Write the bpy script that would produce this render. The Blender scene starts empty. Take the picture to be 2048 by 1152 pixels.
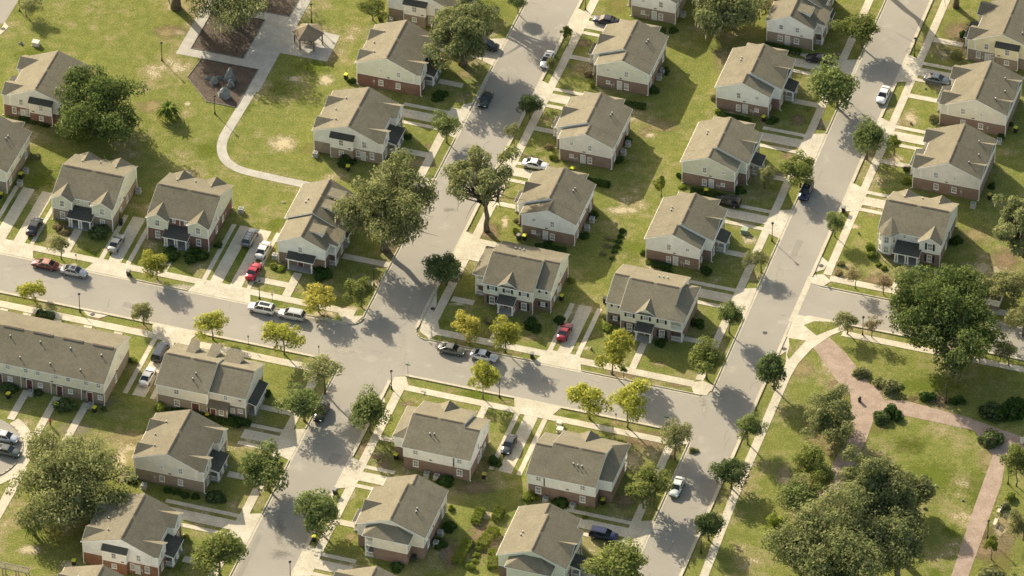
import bpy, bmesh, math, random
import numpy as np
from mathutils import Vector, Matrix
rad = math.radians
SC = bpy.context.scene
COL = SC.collection

# ------------------------------------------------------------------ camera, sky, sun, exposure
F_PX = 13000.0; TH = rad(40.1); RO = rad(0.2); PH = rad(17.65); DIST = F_PX / 11.7
def _basis():
    v = np.array([-math.sin(PH), math.cos(PH), 0.0]); r = np.array([math.cos(PH), math.sin(PH), 0.0]); up = np.array([0, 0, 1.0])
    w = v * math.cos(TH) - up * math.sin(TH); d = -v * math.sin(TH) - up * math.cos(TH)
    c, s = math.cos(RO), math.sin(RO)
    return c * r + s * d, -s * r + c * d, w
CR, CD, CW = _basis(); CPOS = -CW * DIST
def at(u, v, z=0.0):
    """photograph pixel -> point of the world at height z (x runs along the cross street, y along the long streets)"""
    d = CW * F_PX + CR * (u - 1024) + CD * (v - 576)
    t = (z - CPOS[2]) / d[2]
    p = CPOS + d * t
    return float(p[0]), float(p[1])

cam_d = bpy.data.cameras.new("camera"); cam = bpy.data.objects.new("camera", cam_d); COL.objects.link(cam)
cam_d.sensor_width = 36.0; cam_d.lens = F_PX / 2048 * 36.0; cam_d.clip_start = 10; cam_d.clip_end = 6000
M = Matrix(((CR[0], -CD[0], -CW[0], CPOS[0]), (CR[1], -CD[1], -CW[1], CPOS[1]), (CR[2], -CD[2], -CW[2], CPOS[2]), (0, 0, 0, 1)))
cam.matrix_world = M
SC.camera = cam
SC.render.resolution_x = 1024; SC.render.resolution_y = 576

SUN_TO = Vector((-1.48, 1.197, 1.0)).normalized()
world = bpy.data.worlds.new("World"); SC.world = world; world.use_nodes = True
nt = world.node_tree; bg = nt.nodes["Background"]
sky = nt.nodes.new("ShaderNodeTexSky"); sky.sky_type = 'NISHITA'; sky.sun_disc = False
sky.sun_elevation = math.asin(SUN_TO.z); sky.sun_rotation = math.atan2(SUN_TO.x, SUN_TO.y)
sky.air_density = 1.0; sky.dust_density = 2.0
wb = nt.nodes.new("ShaderNodeMix"); wb.data_type = 'RGBA'; wb.blend_type = 'MULTIPLY'; wb.inputs[0].default_value = 1.0; wb.inputs[7].default_value = (1.0, 0.89, 0.71, 1)   # camera white balance
nt.links.new(sky.outputs[0], wb.inputs[6]); nt.links.new(wb.outputs[2], bg.inputs[0]); bg.inputs[1].default_value = 0.15
sd = bpy.data.lights.new("sun", 'SUN'); sd.energy = 4.7; sd.angle = rad(0.6); sd.color = (1.0, 0.905, 0.72)
so = bpy.data.objects.new("sun", sd); COL.objects.link(so); so.location = SUN_TO * 300
so.rotation_euler = (-SUN_TO).to_track_quat('-Z', 'Y').to_euler()
SC.view_settings.view_transform = 'Standard'; SC.view_settings.look = 'None'; SC.view_settings.gamma = 1.0
SC.view_settings.use_curve_mapping = False; SC.view_settings.exposure = 1.02
SC.cycles.max_bounces = 5; SC.cycles.transparent_max_bounces = 40

# ------------------------------------------------------------------ materials
MATS = {}
def nodes(name):
    m = bpy.data.materials.new(name); m.use_nodes = True
    n = m.node_tree.nodes; l = m.node_tree.links
    return m, n, l, n["Principled BSDF"]
def mixc(n, l, fac, a, b, mode='MIX'):
    x = n.new("ShaderNodeMix"); x.data_type = 'RGBA'; x.blend_type = mode
    for s, v in ((0, fac), (6, a), (7, b)):
        if hasattr(v, 'is_linked') or hasattr(v, 'links'): l.new(v, x.inputs[s])
        elif s == 0: x.inputs[0].default_value = v
        else: x.inputs[s].default_value = (*v[:3], 1)
    return x.outputs[2]
def noise(n, l, scale, detail=3, rough=0.55, co=None, vec=None):
    t = n.new("ShaderNodeTexNoise"); t.inputs['Scale'].default_value = scale; t.inputs['Detail'].default_value = detail
    t.inputs['Roughness'].default_value = rough
    if vec is not None: l.new(vec, t.inputs['Vector'])
    return t.outputs['Fac']
def ramp(n, l, fac, lo, hi):
    r = n.new("ShaderNodeMapRange"); r.interpolation_type = 'SMOOTHSTEP'
    l.new(fac, r.inputs[0]); r.inputs[1].default_value = lo; r.inputs[2].default_value = hi
    return r.outputs[0]
def pos(n):
    return n.new("ShaderNodeNewGeometry").outputs['Position']
def plain(name, c, rough=0.6, var=0.12, scale=1.5, metal=0.0, spec=0.4, rnd=0.0):
    """colour with a little wear-like variation"""
    if name in MATS: return MATS[name]
    m, n, l, b = nodes(name); p = pos(n)
    f = noise(n, l, scale, 4, 0.6, vec=p)
    dark = tuple(x * (1 - var * 1.6) for x in c); lite = tuple(min(1, x * (1 + var)) for x in c)
    col = mixc(n, l, ramp(n, l, f, 0.3, 0.7), dark, lite)
    if rnd:
        oi = n.new("ShaderNodeObjectInfo"); hs = n.new("ShaderNodeHueSaturation")
        mr = n.new("ShaderNodeMapRange"); l.new(oi.outputs['Random'], mr.inputs[0]); mr.inputs[3].default_value = 1 - rnd; mr.inputs[4].default_value = 1 + rnd
        l.new(mr.outputs[0], hs.inputs['Value']); l.new(col, hs.inputs['Color']); col = hs.outputs[0]
    l.new(col, b.inputs['Base Color'])
    b.inputs['Roughness'].default_value = rough; b.inputs['Metallic'].default_value = metal
    b.inputs['Specular IOR Level'].default_value = spec
    MATS[name] = m; return m

def shingle_mat(name, c, c2):
    m, n, l, b = nodes(name)
    oc = n.new("ShaderNodeTexCoord").outputs['Object']
    p = pos(n)
    big = noise(n, l, 0.35, 4, 0.6, vec=p); fine = noise(n, l, 5.5, 2, 0.7, vec=p)
    mp = n.new("ShaderNodeMapping"); l.new(oc, mp.inputs[0]); mp.inputs['Scale'].default_value = (3.2, 3.2, 9.0)
    v = n.new("ShaderNodeTexVoronoi"); v.inputs['Scale'].default_value = 1.0; l.new(mp.outputs[0], v.inputs['Vector'])
    col = mixc(n, l, ramp(n, l, big, 0.3, 0.7), c, c2)
    bw = n.new("ShaderNodeSeparateColor"); l.new(v.outputs['Color'], bw.inputs[0])
    col = mixc(n, l, 0.10, col, bw.outputs[0], 'OVERLAY')
    col = mixc(n, l, 0.16, col, mixc(n, l, ramp(n, l, fine, 0.3, 0.7), (0.2, 0.2, 0.2), (0.8, 0.8, 0.8)), 'OVERLAY')
    st = n.new("ShaderNodeMapping"); l.new(p, st.inputs[0]); st.inputs['Scale'].default_value = (.45, .45, 2.2)
    col = mixc(n, l, 0.08, col, mixc(n, l, ramp(n, l, noise(n, l, 1.1, 5, 0.7, vec=st.outputs[0]), 0.3, 0.7), (0.2, 0.2, 0.2), (0.8, 0.8, 0.8)), 'OVERLAY')
    oi = n.new("ShaderNodeObjectInfo"); hs = n.new("ShaderNodeHueSaturation"); mr = n.new("ShaderNodeMapRange"); l.new(oi.outputs['Random'], mr.inputs[0]); mr.inputs[3].default_value = 0.88; mr.inputs[4].default_value = 1.08
    l.new(mr.outputs[0], hs.inputs['Value']); l.new(col, hs.inputs['Color']); col = hs.outputs[0]
    l.new(col, b.inputs['Base Color']); b.inputs['Roughness'].default_value = 0.95; b.inputs['Specular IOR Level'].default_value = 0.15
    bp = n.new("ShaderNodeBump"); bp.inputs['Strength'].default_value = 0.12; bp.inputs['Distance'].default_value = 0.02
    l.new(bw.outputs[0], bp.inputs['Height']); l.new(bp.outputs[0], b.inputs['Normal'])
    MATS[name] = m
shingle_mat('shingle', (0.163, 0.143, 0.099), (0.188, 0.166, 0.116))
shingle_mat('shingle_charcoal', (0.066, 0.064, 0.053), (0.086, 0.083, 0.069))
shingle_mat('shingle_weathered', (0.16, 0.13, 0.09), (0.20, 0.16, 0.11))

def siding_mat(key, c):
    name = 'siding_' + key
    m, n, l, b = nodes(name); p = pos(n)
    sx = n.new("ShaderNodeSeparateXYZ"); l.new(p, sx.inputs[0])
    md = n.new("ShaderNodeMath"); md.operation = 'MODULO'; md.inputs[1].default_value = 0.2; l.new(sx.outputs[2], md.inputs[0])
    lap = ramp(n, l, md.outputs[0], 0.0, 0.05)
    f = noise(n, l, 0.9, 4, 0.6, vec=p)
    col = mixc(n, l, ramp(n, l, f, 0.3, 0.75), tuple(x * 0.88 for x in c), tuple(min(1, x * 1.04) for x in c))
    col = mixc(n, l, lap, tuple(x * 0.8 for x in c), col)
    l.new(col, b.inputs['Base Color']); b.inputs['Roughness'].default_value = 0.55; b.inputs['Specular IOR Level'].default_value = 0.3
    MATS[name] = m
for k, c in dict(white=(0.87, 0.84, 0.765), bluewhite=(0.82, 0.81, 0.76), sage=(0.70, 0.68, 0.53), palesage=(0.76, 0.745, 0.60),
                 beige=(0.79, 0.73, 0.61), cream=(0.82, 0.77, 0.60), yellow=(0.82, 0.72, 0.47), grey=(0.77, 0.725, 0.64)).items():
    siding_mat(k, c)
def brick_mat(key, c, c2):
    name = 'brick_' + key
    m, n, l, b = nodes(name); p = pos(n)
    mp = n.new("ShaderNodeMapping"); mp.inputs['Rotation'].default_value = (0, 0, 0); l.new(p, mp.inputs[0]); mp.inputs['Scale'].default_value = (4.2, 4.2, 12.5)
    v = n.new("ShaderNodeTexVoronoi"); v.inputs['Scale'].default_value = 1.0; l.new(mp.outputs[0], v.inputs['Vector'])
    sc = n.new("ShaderNodeSeparateColor"); l.new(v.outputs['Color'], sc.inputs[0])
    col = mixc(n, l, sc.outputs[0], c, c2)
    col = mixc(n, l, ramp(n, l, noise(n, l, 0.6, 3, 0.5, vec=p), 0.35, 0.7), col, mixc(n, l, 0.3, col, (0.3, 0.26, 0.22)))
    l.new(col, b.inputs['Base Color']); b.inputs['Roughness'].default_value = 0.9; b.inputs['Specular IOR Level'].default_value = 0.2
    MATS[name] = m
brick_mat('red', (0.165, 0.082, 0.060), (0.235, 0.125, 0.094)); brick_mat('brown', (0.195, 0.130, 0.098), (0.265, 0.185, 0.142))
brick_mat('tan', (0.235, 0.185, 0.13), (0.33, 0.27, 0.20)); brick_mat('rust', (0.22, 0.10, 0.052), (0.30, 0.15, 0.08))
plain('trim', (0.86, 0.83, 0.755), 0.5, 0.05); plain('ridge', (0.15, 0.12, 0.085), 0.95, 0.15, 3)
plain('shutter', (0.022, 0.026, 0.045), 0.5, 0.1); plain('door_red', (0.115, 0.045, 0.042), 0.5, 0.1); plain('door_white', (0.55, 0.56, 0.53), 0.5, 0.08)
plain('vent_metal', (0.5, 0.49, 0.44), 0.5, 0.1, 3, 0.3); plain('dark', (0.03, 0.03, 0.03), 0.6, 0.1)
plain('porch_floor', (0.30, 0.30, 0.28), 0.8, 0.12)

def glass_mat(name, c, c2, rough=0.12):
    m, n, l, b = nodes(name); p = pos(n)
    l.new(mixc(n, l, ramp(n, l, noise(n, l, 0.7, 2, vec=p), 0.4, 0.6), c, c2), b.inputs['Base Color'])
    b.inputs['Roughness'].default_value = rough; b.inputs['Specular IOR Level'].default_value = 0.6; MATS[name] = m
glass_mat('pane', (0.20, 0.205, 0.20), (0.40, 0.40, 0.375)); glass_mat('car_glass', (0.012, 0.015, 0.018), (0.02, 0.024, 0.028), 0.04)

def surf(name, c, c2, sc1, c3=None, amt=0.25, sc2=4.0, bump=0.2, rough=0.9, crack=None):
    m, n, l, b = nodes(name); p = pos(n)
    col = mixc(n, l, ramp(n, l, noise(n, l, sc1, 5, 0.6, vec=p), 0.35, 0.68), c, c2)
    f2 = noise(n, l, sc2, 3, 0.7, vec=p)
    if c3: col = mixc(n, l, ramp(n, l, noise(n, l, sc1 * 2.7, 5, 0.65, vec=p), 0.56, 0.7), col, c3)
    col = mixc(n, l, amt, col, mixc(n, l, ramp(n, l, f2, 0.3, 0.7), (0.15, 0.15, 0.15), (0.85, 0.85, 0.85)), 'OVERLAY')
    if crack:
        bt = n.new("ShaderNodeTexBrick"); bt.offset = 0; l.new(p, bt.inputs['Vector']); bt.inputs['Scale'].default_value = 1
        bt.inputs['Brick Width'].default_value = crack; bt.inputs['Row Height'].default_value = crack; bt.inputs['Mortar Size'].default_value = 0.018
        bt.inputs['Mortar Smooth'].default_value = 0.3
        col = mixc(n, l, bt.outputs['Fac'], col, tuple(x * 0.84 for x in c))
    l.new(col, b.inputs['Base Color']); b.inputs['Roughness'].default_value = rough; b.inputs['Specular IOR Level'].default_value = 0.2
    if bump:
        bp = n.new("ShaderNodeBump"); bp.inputs['Strength'].default_value = bump; bp.inputs['Distance'].default_value = 0.1
        l.new(f2, bp.inputs['Height']); l.new(bp.outputs[0], b.inputs['Normal'])
    MATS[name] = m; return m
surf('asphalt', (0.262, 0.240, 0.200), (0.290, 0.266, 0.222), 0.10, (0.315, 0.288, 0.242), 0.10, 6, 0.0)
surf('concrete', (0.42, 0.375, 0.285), (0.51, 0.46, 0.36), 0.35, (0.36, 0.32, 0.24), 0.18, 3, 0.0, crack=1.5)
surf('concrete_grey', (0.33, 0.31, 0.265), (0.40, 0.375, 0.32), 0.5, (0.28, 0.26, 0.22), 0.15, 5, 0.0, crack=3.0)
surf('kerbstone', (0.40, 0.36, 0.27), (0.48, 0.43, 0.33), 0.8, (0.30, 0.27, 0.2), 0.2, 5, 0.0)
surf('worn_edge', (0.17, 0.155, 0.13), (0.23, 0.21, 0.175), 0.8, None, 0.2, 5, 0.0)
surf('brickwalk', (0.265, 0.195, 0.148), (0.325, 0.25, 0.195), 0.5, (0.37, 0.305, 0.225), 0.35, 7, 0.1)
surf('mulch', (0.07, 0.052, 0.038), (0.10, 0.075, 0.055), 0.8, (0.15, 0.115, 0.08), 0.5, 6, 0.5)
surf('rock', (0.15, 0.165, 0.165), (0.25, 0.265, 0.26), 1.5, (0.32, 0.31, 0.27), 0.4, 4, 0.6)
surf('bark', (0.105, 0.085, 0.06), (0.17, 0.14, 0.10), 2.0, (0.22, 0.20, 0.16), 0.4, 8, 0.5)

def grass_mat():
    m, n, l, b = nodes('grass'); p = pos(n)
    g1, g2 = (0.122, 0.140, 0.033), (0.178, 0.182, 0.050)
    dry, sand = (0.245, 0.205, 0.105), (0.36, 0.31, 0.20)
    a = noise(n, l, 0.11, 5, 0.62, vec=p); a2 = noise(n, l, 0.5, 5, 0.7, vec=p); f = noise(n, l, 3.4, 4, 0.75, vec=p); ff = noise(n, l, 9.0, 3, 0.8, vec=p)
    col = mixc(n, l, ramp(n, l, a2, 0.3, 0.7), g1, g2)
    ad = n.new("ShaderNodeMath"); ad.operation = 'MULTIPLY_ADD'; l.new(a2, ad.inputs[0]); ad.inputs[1].default_value = 0.45; l.new(a, ad.inputs[2])
    col = mixc(n, l, ramp(n, l, ad.outputs[0], 0.70, 0.92), col, dry)
    ad2 = n.new("ShaderNodeMath"); ad2.operation = 'MULTIPLY_ADD'; l.new(f, ad2.inputs[0]); ad2.inputs[1].default_value = 0.35; l.new(ad.outputs[0], ad2.inputs[2])
    col = mixc(n, l, ramp(n, l, ad2.outputs[0], 1.045, 1.11), col, sand)
    col = mixc(n, l, 0.42, col, mixc(n, l, ramp(n, l, f, 0.3, 0.7), (0.1, 0.1, 0.1), (0.9, 0.9, 0.9)), 'OVERLAY')
    col = mixc(n, l, 0.3, col, mixc(n, l, ramp(n, l, ff, 0.35, 0.65), (0.1, 0.1, 0.1), (0.9, 0.9, 0.9)), 'OVERLAY')
    v = n.new("ShaderNodeTexVoronoi"); v.inputs['Scale'].default_value = 1.6; l.new(p, v.inputs['Vector'])   # fallen leaves
    lf = n.new("ShaderNodeMath"); lf.operation = 'LESS_THAN'; lf.inputs[1].default_value = 0.16; l.new(v.outputs['Distance'], lf.inputs[0])
    mk = n.new("ShaderNodeMath"); mk.operation = 'MULTIPLY'; l.new(lf.outputs[0], mk.inputs[0]); l.new(ramp(n, l, noise(n, l, 0.13, 3, vec=p), 0.45, 0.6), mk.inputs[1])
    col = mixc(n, l, mk.outputs[0], col, (0.30, 0.25, 0.12))
    l.new(col, b.inputs['Base Color']); b.inputs['Roughness'].default_value = 1.0; b.inputs['Specular IOR Level'].default_value = 0.05
    bp = n.new("ShaderNodeBump"); bp.inputs['Strength'].default_value = 0.55; bp.inputs['Distance'].default_value = 0.12
    l.new(f, bp.inputs['Height']); l.new(bp.outputs[0], b.inputs['Normal'])
    MATS['grass'] = m
grass_mat()
def patch_mat(name, c, c2, thr=0.62, amax=0.9):
    """ragged patch: see-through where noise passes the distance to its rim"""
    m, n, l, b = nodes(name); p = pos(n)
    uv = n.new("ShaderNodeTexCoord").outputs['Object']
    ln = n.new("ShaderNodeVectorMath"); ln.operation = 'LENGTH'; l.new(uv, ln.inputs[0])
    nz = noise(n, l, 0.9, 6, 0.75, vec=p)
    s = n.new("ShaderNodeMath"); s.operation = 'MULTIPLY_ADD'; l.new(nz, s.inputs[0]); s.inputs[1].default_value = 1.5; l.new(ln.outputs['Value'], s.inputs[2])
    fz = n.new("ShaderNodeMath"); fz.operation = 'MULTIPLY_ADD'; l.new(noise(n, l, 3.0, 4, 0.8, vec=p), fz.inputs[0]); fz.inputs[1].default_value = 0.9; l.new(s.outputs[0], fz.inputs[2])
    keep = ramp(n, l, fz.outputs[0], thr + 1.32, thr + 0.72)
    kp = n.new("ShaderNodeMath"); kp.operation = 'MULTIPLY'; l.new(keep, kp.inputs[0]); kp.inputs[1].default_value = amax; keep = kp.outputs[0]
    col = mixc(n, l, ramp(n, l, noise(n, l, 2.5, 4, 0.7, vec=p), 0.35, 0.65), c, c2)
    l.new(col, b.inputs['Base Color']); b.inputs['Roughness'].default_value = 1; b.inputs['Specular IOR Level'].default_value = 0.05
    l.new(keep, b.inputs['Alpha']); MATS[name] = m
patch_mat('sand_patch', (0.40, 0.33, 0.205), (0.50, 0.42, 0.27)); patch_mat('dirt_patch', (0.17, 0.12, 0.07), (0.26, 0.195, 0.115))
patch_mat('dry_patch', (0.22, 0.18, 0.085), (0.27, 0.22, 0.11)); patch_mat('yard_patch', (0.16, 0.15, 0.045), (0.20, 0.18, 0.06), 0.62, 0.6); patch_mat('dust_patch', (0.40, 0.36, 0.29), (0.46, 0.42, 0.34), 0.62, 0.55); patch_mat('lush_patch', (0.095, 0.135, 0.014), (0.14, 0.17, 0.025), 0.62, 0.6)
patch_mat('worn_patch', (0.20, 0.175, 0.12), (0.26, 0.22, 0.15), 0.62, 0.7); patch_mat('tar_patch', (0.17, 0.155, 0.135), (0.19, 0.175, 0.15), 0.5, 0.4)

def leaf_mat(name, c, c2, c3, trans=0.3):
    m, n, l, b = nodes(name); n.remove(b)
    g = n.new("ShaderNodeNewGeometry"); p = g.outputs['Position']
    col = mixc(n, l, g.outputs['Random Per Island'], c, c2)
    col = mixc(n, l, ramp(n, l, noise(n, l, 0.75, 2, vec=p), 0.5, 0.7), col, c3)
    oi = n.new("ShaderNodeObjectInfo"); hs = n.new("ShaderNodeHueSaturation")
    mr = n.new("ShaderNodeMapRange"); l.new(oi.outputs['Random'], mr.inputs[0]); mr.inputs[3].default_value = 0.85; mr.inputs[4].default_value = 1.15
    l.new(mr.outputs[0], hs.inputs['Value']); l.new(col, hs.inputs['Color']); col = hs.outputs[0]
    d = n.new("ShaderNodeBsdfDiffuse"); t = n.new("ShaderNodeBsdfTranslucent"); mx = n.new("ShaderNodeMixShader")
    l.new(col, d.inputs[0]); l.new(col, t.inputs[0]); mx.inputs[0].default_value = trans
    l.new(d.outputs[0], mx.inputs[1]); l.new(t.outputs[0], mx.inputs[2]); l.new(mx.outputs[0], n["Material Output"].inputs[0])
    MATS[name] = m
leaf_mat('leaf_elm', (0.090, 0.130, 0.044), (0.25, 0.295, 0.100), (0.27, 0.29, 0.115), .47)
leaf_mat('leaf_oak', (0.11, 0.138, 0.055), (0.30, 0.32, 0.13), (0.29, 0.285, 0.14), .42)
leaf_mat('leaf_dark', (0.055, 0.085, 0.032), (0.14, 0.185, 0.07), (0.17, 0.19, 0.08), .42)
leaf_mat('leaf_yellow', (0.32, 0.33, 0.06), (0.46, 0.44, 0.09), (0.24, 0.28, 0.07), 0.48)
leaf_mat('leaf_gold', (0.42, 0.37, 0.075), (0.54, 0.48, 0.12), (0.32, 0.34, 0.09), 0.48)
leaf_mat('leaf_lime', (0.17, 0.21, 0.035), (0.26, 0.29, 0.055), (0.14, 0.17, 0.05), 0.4)
leaf_mat('leaf_olive', (0.18, 0.20, 0.075), (0.33, 0.33, 0.14), (0.34, 0.31, 0.16), .45)
leaf_mat('leaf_brown', (0.20, 0.15, 0.08), (0.31, 0.25, 0.13), (0.24, 0.23, 0.11))
leaf_mat('leaf_shrub', (0.030, 0.060, 0.016), (0.065, 0.11, 0.028), (0.08, 0.12, 0.03), 0.2)
leaf_mat('leaf_bright', (0.14, 0.18, 0.03), (0.25, 0.29, 0.055), (0.2, 0.22, 0.06), 0.3)
leaf_mat('leaf_moss', (0.28, 0.275, 0.20), (0.42, 0.40, 0.30), (0.24, 0.24, 0.17), 0.4)
leaf_mat('leaf_green', (0.13, 0.165, 0.045), (0.28, 0.31, 0.09), (0.28, 0.285, 0.11), 0.48)
leaf_mat('leaf_live', (0.050, 0.082, 0.026), (0.185, 0.23, 0.068), (0.20, 0.225, 0.08), .42)
leaf_mat('leaf_oakpale', (0.13, 0.155, 0.06), (0.33, 0.345, 0.14), (0.34, 0.335, 0.16), .48)
leaf_mat('leaf_palm', (0.09, 0.14, 0.03), (0.22, 0.27, 0.06), (0.24, 0.27, 0.08), 0.4)

# ------------------------------------------------------------------ object helpers
def tag(o, label=None, cat=None, group=None, kind=None):
    if label: o['label'] = label
    if cat: o['category'] = cat
    if group: o['group'] = group
    if kind: o['kind'] = kind
    return o
def empty(name, loc, label, cat, group=None, rz=0.0):
    o = bpy.data.objects.new(name, None); COL.objects.link(o); o.location = loc; o.rotation_euler = (0, 0, rz)
    o.empty_display_size = 0.5
    return tag(o, label, cat, group)
class FR:
    """house frame: a runs along the front, b from the front to the back"""
    def __init__(s, A, B): s.A = A; s.B = B
    def __call__(s, a, b, z): return (a * s.A[0] + b * s.B[0], a * s.A[1] + b * s.B[1], z)
ID = FR((1, 0), (0, 1))
class MB:
    def __init__(s, fr=ID): s.v = []; s.f = []; s.m = []; s.fr = fr
    def add(s, vs, fs, mi=0):
        o = len(s.v); s.v += [s.fr(*p) for p in vs]; s.f += [tuple(i + o for i in f) for f in fs]; s.m += [mi] * len(fs)
    def box(s, a0, a1, b0, b1, z0, z1, mi=0):
        s.add([(a0, b0, z0), (a1, b0, z0), (a1, b1, z0), (a0, b1, z0), (a0, b0, z1), (a1, b0, z1), (a1, b1, z1), (a0, b1, z1)],
              [(3, 2, 1, 0), (4, 5, 6, 7), (0, 1, 5, 4), (1, 2, 6, 5), (2, 3, 7, 6), (3, 0, 4, 7)], mi)
    def slab(s, pts, t, mi=0):
        k = len(pts)
        s.add(list(pts) + [(p[0], p[1], p[2] - t) for p in pts],
              [tuple(range(k)), tuple(range(2 * k - 1, k - 1, -1))] + [(i, i + k, (i + 1) % k + k, (i + 1) % k) for i in range(k)], mi)
    def prism_a(s, prof, a0, a1, mi=0):        # profile in (b, z), extruded along a
        k = len(prof)
        s.add([(a0, b, z) for b, z in prof] + [(a1, b, z) for b, z in prof],
              [tuple(range(k)), tuple(range(2 * k - 1, k - 1, -1))] + [(i, i + k, (i + 1) % k + k, (i + 1) % k) for i in range(k)], mi)
    def prism_b(s, prof, b0, b1, mi=0):        # profile in (a, z), extruded along b
        k = len(prof)
        s.add([(a, b0, z) for a, z in prof] + [(a, b1, z) for a, z in prof],
              [tuple(range(k)), tuple(range(2 * k - 1, k - 1, -1))] + [(i, i + k, (i + 1) % k + k, (i + 1) % k) for i in range(k)], mi)
    def tube(s, pts, rs, n=8, mi=0, caps=True):
        rings = []; o = len(s.v); vs = []; fs = []
        for i, p in enumerate(pts):
            p = Vector(p); d = (Vector(pts[min(i + 1, len(pts) - 1)]) - Vector(pts[max(i - 1, 0)])).normalized()
            u = d.orthogonal().normalized() if abs(d.z) < 0.99 else Vector((1, 0, 0)); w = d.cross(u)
            for k in range(n):
                t = 2 * math.pi * k / n; q = p + (u * math.cos(t) + w * math.sin(t)) * rs[i]; vs.append(tuple(q))
        for i in range(len(pts) - 1):
            for k in range(n): fs.append((i * n + k, i * n + (k + 1) % n, (i + 1) * n + (k + 1) % n, (i + 1) * n + k))
        if caps: fs.append(tuple(range(n - 1, -1, -1))); fs.append(tuple((len(pts) - 1) * n + k for k in range(n)))
        s.add(vs, fs, mi)
    def mesh(s, name, mats, smooth=False, recalc=True):
        me = bpy.data.meshes.new(name); me.from_pydata(s.v, [], s.f); me.polygons.foreach_set('material_index', s.m)
        for m in (mats if isinstance(mats, (list, tuple)) else [mats]): me.materials.append(MATS[m])
        if recalc:
            bm = bmesh.new(); bm.from_mesh(me); bmesh.ops.recalc_face_normals(bm, faces=bm.faces); bm.to_mesh(me); bm.free()
        if smooth: me.polygons.foreach_set('use_smooth', [True] * len(me.polygons))
        me.update(); return me
    def obj(s, name, mats, parent=None, smooth=False, loc=None):
        if not s.v: return None
        o = bpy.data.objects.new(name, s.mesh(name, mats, smooth)); COL.objects.link(o); o.parent = parent
        if loc: o.location = loc
        return o
def put(name, me, parent=None, loc=(0, 0, 0), rz=0.0, sc=None):
    o = bpy.data.objects.new(name, me); COL.objects.link(o); o.parent = parent; o.location = loc; o.rotation_euler = (0, 0, rz)
    if sc: o.scale = sc
    return o
def sheet(name, polys, z, mat, kind='structure', label=None):
    mb = MB()
    for i, p in enumerate(polys): mb.add([(x, y, z) for x, y in p], [tuple(range(len(p)))])
    me = mb.mesh(name, mat, recalc=False)
    bm = bmesh.new(); bm.from_mesh(me)
    for f in bm.faces:
        f.normal_update()
        if f.normal.z < 0: f.normal_flip()
    bm.to_mesh(me); bm.free()
    o = bpy.data.objects.new(name, me); COL.objects.link(o); tag(o, label, kind=kind); return o
def R4(x0, x1, y0, y1): return [(x0, y0), (x1, y0), (x1, y1), (x0, y1)]
def slabs(name, rects, h, mat, z0=0.0):
    mb = MB()
    for i, p in enumerate(rects): mb.slab([(x, y, z0 + h + 0.00031 * i) for x, y in p], h)
    o = mb.obj(name, mat); return tag(o, kind='structure')

# ------------------------------------------------------------------ ground, streets, pavements, paths
LX0, LX1, RX0, RX1, HY0, HY1, EY0, EY1 = -21.8, -12.2, 40.1, 48.1, -27.2, -17.3, 7.7, 16.1
XW, XE, YS, YN = -150, 150, -150, 170
sheet('ground', [R4(-900, 900, -900, 1200)], 0.0, 'grass')
def ribbon(pts, w):
    L, Rr = [], []
    for i, p in enumerate(pts):
        a = Vector(pts[max(i - 1, 0)]); b = Vector(pts[min(i + 1, len(pts) - 1)]); d = (b - a).normalized(); n = Vector((-d.y, d.x))
        L.append(tuple(Vector(p) + n * w / 2)); Rr.append(tuple(Vector(p) - n * w / 2))
    return [[L[i], L[i + 1], Rr[i + 1], Rr[i]] for i in range(len(pts) - 1)]
def arc(cx, cy, r, a0, a1, n=6):
    return [(cx + r * math.cos(rad(a0 + (a1 - a0) * i / n)), cy + r * math.sin(rad(a0 + (a1 - a0) * i / n))) for i in range(n + 1)]
sheet('road', [R4(LX0, LX1, YS, YN), R4(RX0, RX1, YS, YN), R4(XW, LX0, HY0, HY1), R4(LX1, RX0, HY0, HY1), R4(RX1, XE, EY0, EY1),
               [(LX0, HY1), (LX0, HY1 + 1.4)] + arc(LX0 - 2, HY1 + 2, 2, 0, -90)[1:-1] + [(LX0 - 2, HY1)],
               [(LX1, HY1), (LX1 + 2.5, HY1)] + arc(LX1 + 2.5, HY1 + 2.5, 2.5, -90, -180)[1:],
               [(RX0, HY1), (RX0, HY1 + 1.5), (RX0 - 0.5, HY1 + 0.5), (RX0 - 1.5, HY1)],
               [(LX0, HY0), (LX0 - 1.5, HY0), (LX0 - .5, HY0 - .5), (LX0, HY0 - 1.5)], [(LX1, HY0), (LX1, HY0 - 2), (LX1 + .6, HY0 - .6), (LX1 + 2, HY0)],
               [(RX0, HY0), (RX0 - 2, HY0), (RX0 - .6, HY0 - .6), (RX0, HY0 - 2)],
               [(RX1, EY1), (RX1 + 2, EY1), (RX1 + .6, EY1 + .6), (RX1, EY1 + 2)], [(RX1, EY0), (RX1, EY0 - 2), (RX1 + .6, EY0 - .6), (RX1 + 2, EY0)],
               [(-73.5, -66) ] and arc(-73.5, -66.2, 8.6, 0, 355, 40), [(-120, 43), (-109.3, 43), (-109.3, 70), (-120, 70)]], 0.0145, 'asphalt')
G = 0.42   # gutter pan
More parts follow.
